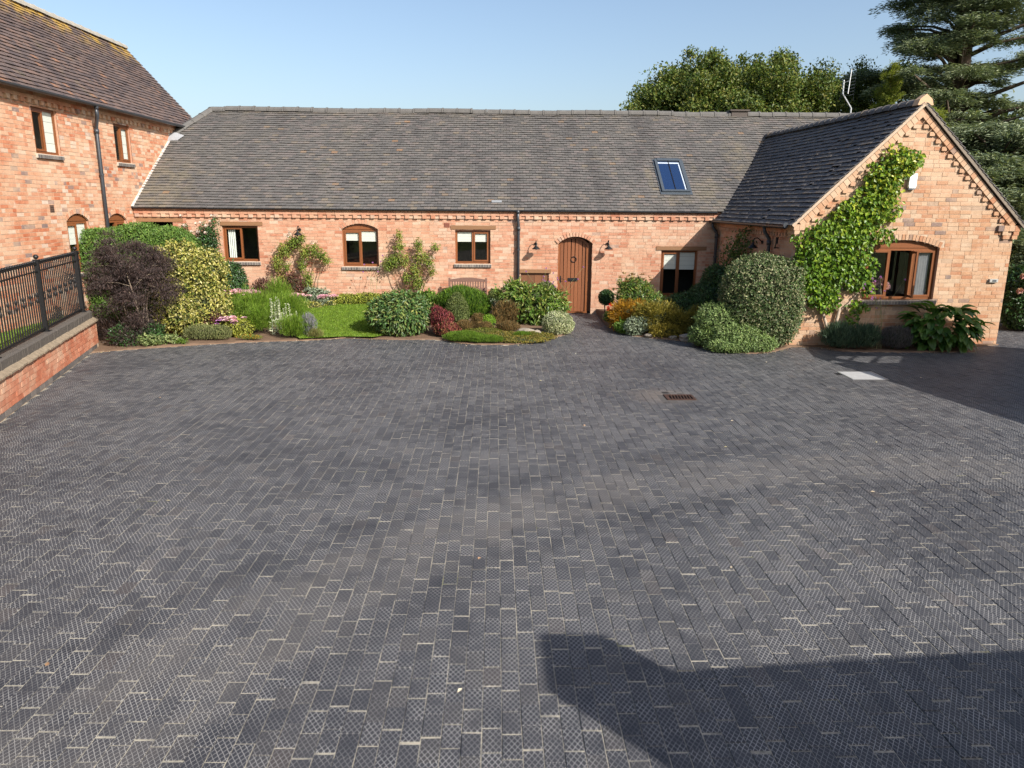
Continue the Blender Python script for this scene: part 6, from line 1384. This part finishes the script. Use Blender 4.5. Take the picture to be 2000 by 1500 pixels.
for (x, z) in ((17.7, 10.0), (18.0, 9.8), (18.4, 9.9), (18.9, 10.0), (17.9, 8.9), (18.3, 8.7), (17.2, 8.2), (17.6, 8.3), (18.0, 8.0), (18.6, 8.4), (19.2, 8.2), (17.6, 11.6), (18.2, 12.2), (18.6, 11.4), (18.9, 11.0), (19.3, 11.9), (19.0, 12.8)): pl.append((x, by_ - rr.uniform(.5, 2.2), z, rr.uniform(.9, 1.35), .3))
pl = [p_ for p_ in pl if p_[0] > 17.9 or (p_[2] < 8.9 and p_[0] > 17.0)]
cedar((bx_, by_, 0), 18.5, .62, pl, 'great cedar with spreading tiers at the upper right')
pl = []
for k in range(130):
    z = rr.uniform(.6, 6.0); a = rr.uniform(0, 6.283); q = rr.uniform(.3, 4.4) * (1 - .07 * z); pl.append((19.0 + q * math.cos(a), 29 + q * math.sin(a), z, rr.uniform(.8, 1.4), .15 * q))
cedar((19.0, 29, 0), 4.6, .25, pl, 'spreading dark evergreen behind the gable', 'evergreen_tree', den=1150)
pl = []
for k in range(80):
    z = rr.uniform(.3, 4.6); a = rr.uniform(0, 6.283); q = rr.uniform(.2, 2.6) * (1 - .1 * z); pl.append((15.9 + q * math.cos(a), 24 + q * math.sin(a), z, rr.uniform(.7, 1.1), .1 * q))
cedar((15.9, 24, 0), 3.4, .2, pl, 'shadowy yew close beside the gable', 'yew_tree', den=1300)
YEW = leafmat('dark_hedge_leaf', [(.018, .035, .012), (.03, .055, .018), (.045, .075, .025)], .15)
shrub('boundary_hedge', 'dark tall hedge beyond the far right corner', 'hedge', [(15.5, 26.5, 1.6, 3.0, .9, 1.8), (20, 26, 1.7, 3.0, .9, 1.9), (25, 24, 1.8, 3.5, .9, 2.0)], .10, .05, YEW, 'out', 1.6, seed=80, sq=3, base=0)
cl = []
for k in range(70):
    cl.append((rr.uniform(25, 40), rr.uniform(40, 52), rr.uniform(1.5, 8), rr.uniform(1.0, 1.7)))
limb_tree('far_beech', 'distant green tree seen through the cedar limbs', (31, 46, 0), 8, .4, cl, OAK, M_BARK, .3, .2, 130, 'out', .8, .4, limbs=20)
# wind-blown bits on the paving
f_mat = leafmat('fallen_leaf', [(.40, .34, .18), (.55, .50, .40), (.36, .16, .06)], .2); f = Fol(); rr = random.Random(6)
for (x, y) in [(1.18, 9.9), (4.1, 7.5), (2.1, 5.7), (-.2, 4.1), (-.1, 5.9), (5.4, 14.2), (-.75, 15.4), (-3.4, 7.2), (7.7, 12.9), (3.3, 10.2), (.7, 12.6), (5.9, 5.4), (-2.9, 4.4), (2.9, 9.0), (-5.2, 11.5), (1.6, 15.1), (4.9, 9.2), (6.4, 8.0)]:
    P = np.array([[x + rr.uniform(-.1, .1), y + rr.uniform(-.1, .1), .008]]); f.add(P, RNG.normal(size=(1, 3)) * np.array([1, 1, .15]), np.array([[0, 0, 1.0]]), np.array([.05]), np.array([.03]))
for _ in range(420):
    i = rr.randrange(0, 34); (x0, y0), (x1, y1) = PAVED[i], PAVED[i + 1]; k = rr.random(); dd = abs(rr.gauss(0, .16))
    P = np.array([[x0 + (x1 - x0) * k + rr.gauss(0, .05), y0 + (y1 - y0) * k - dd + .05, .012]]); f.add(P, RNG.normal(size=(1, 3)) * np.array([1, 1, .15]), np.array([[0, 0, 1.0]]) + RNG.normal(size=(1, 3)) * .3, np.array([rr.uniform(.015, .045)]), np.array([rr.uniform(.01, .025)]))
o = f.build('fallen_leaves', f_mat, None); tag(o, 'fallen leaves and litter scattered over the paving and bed edges', 'leaves', kind='stuff')
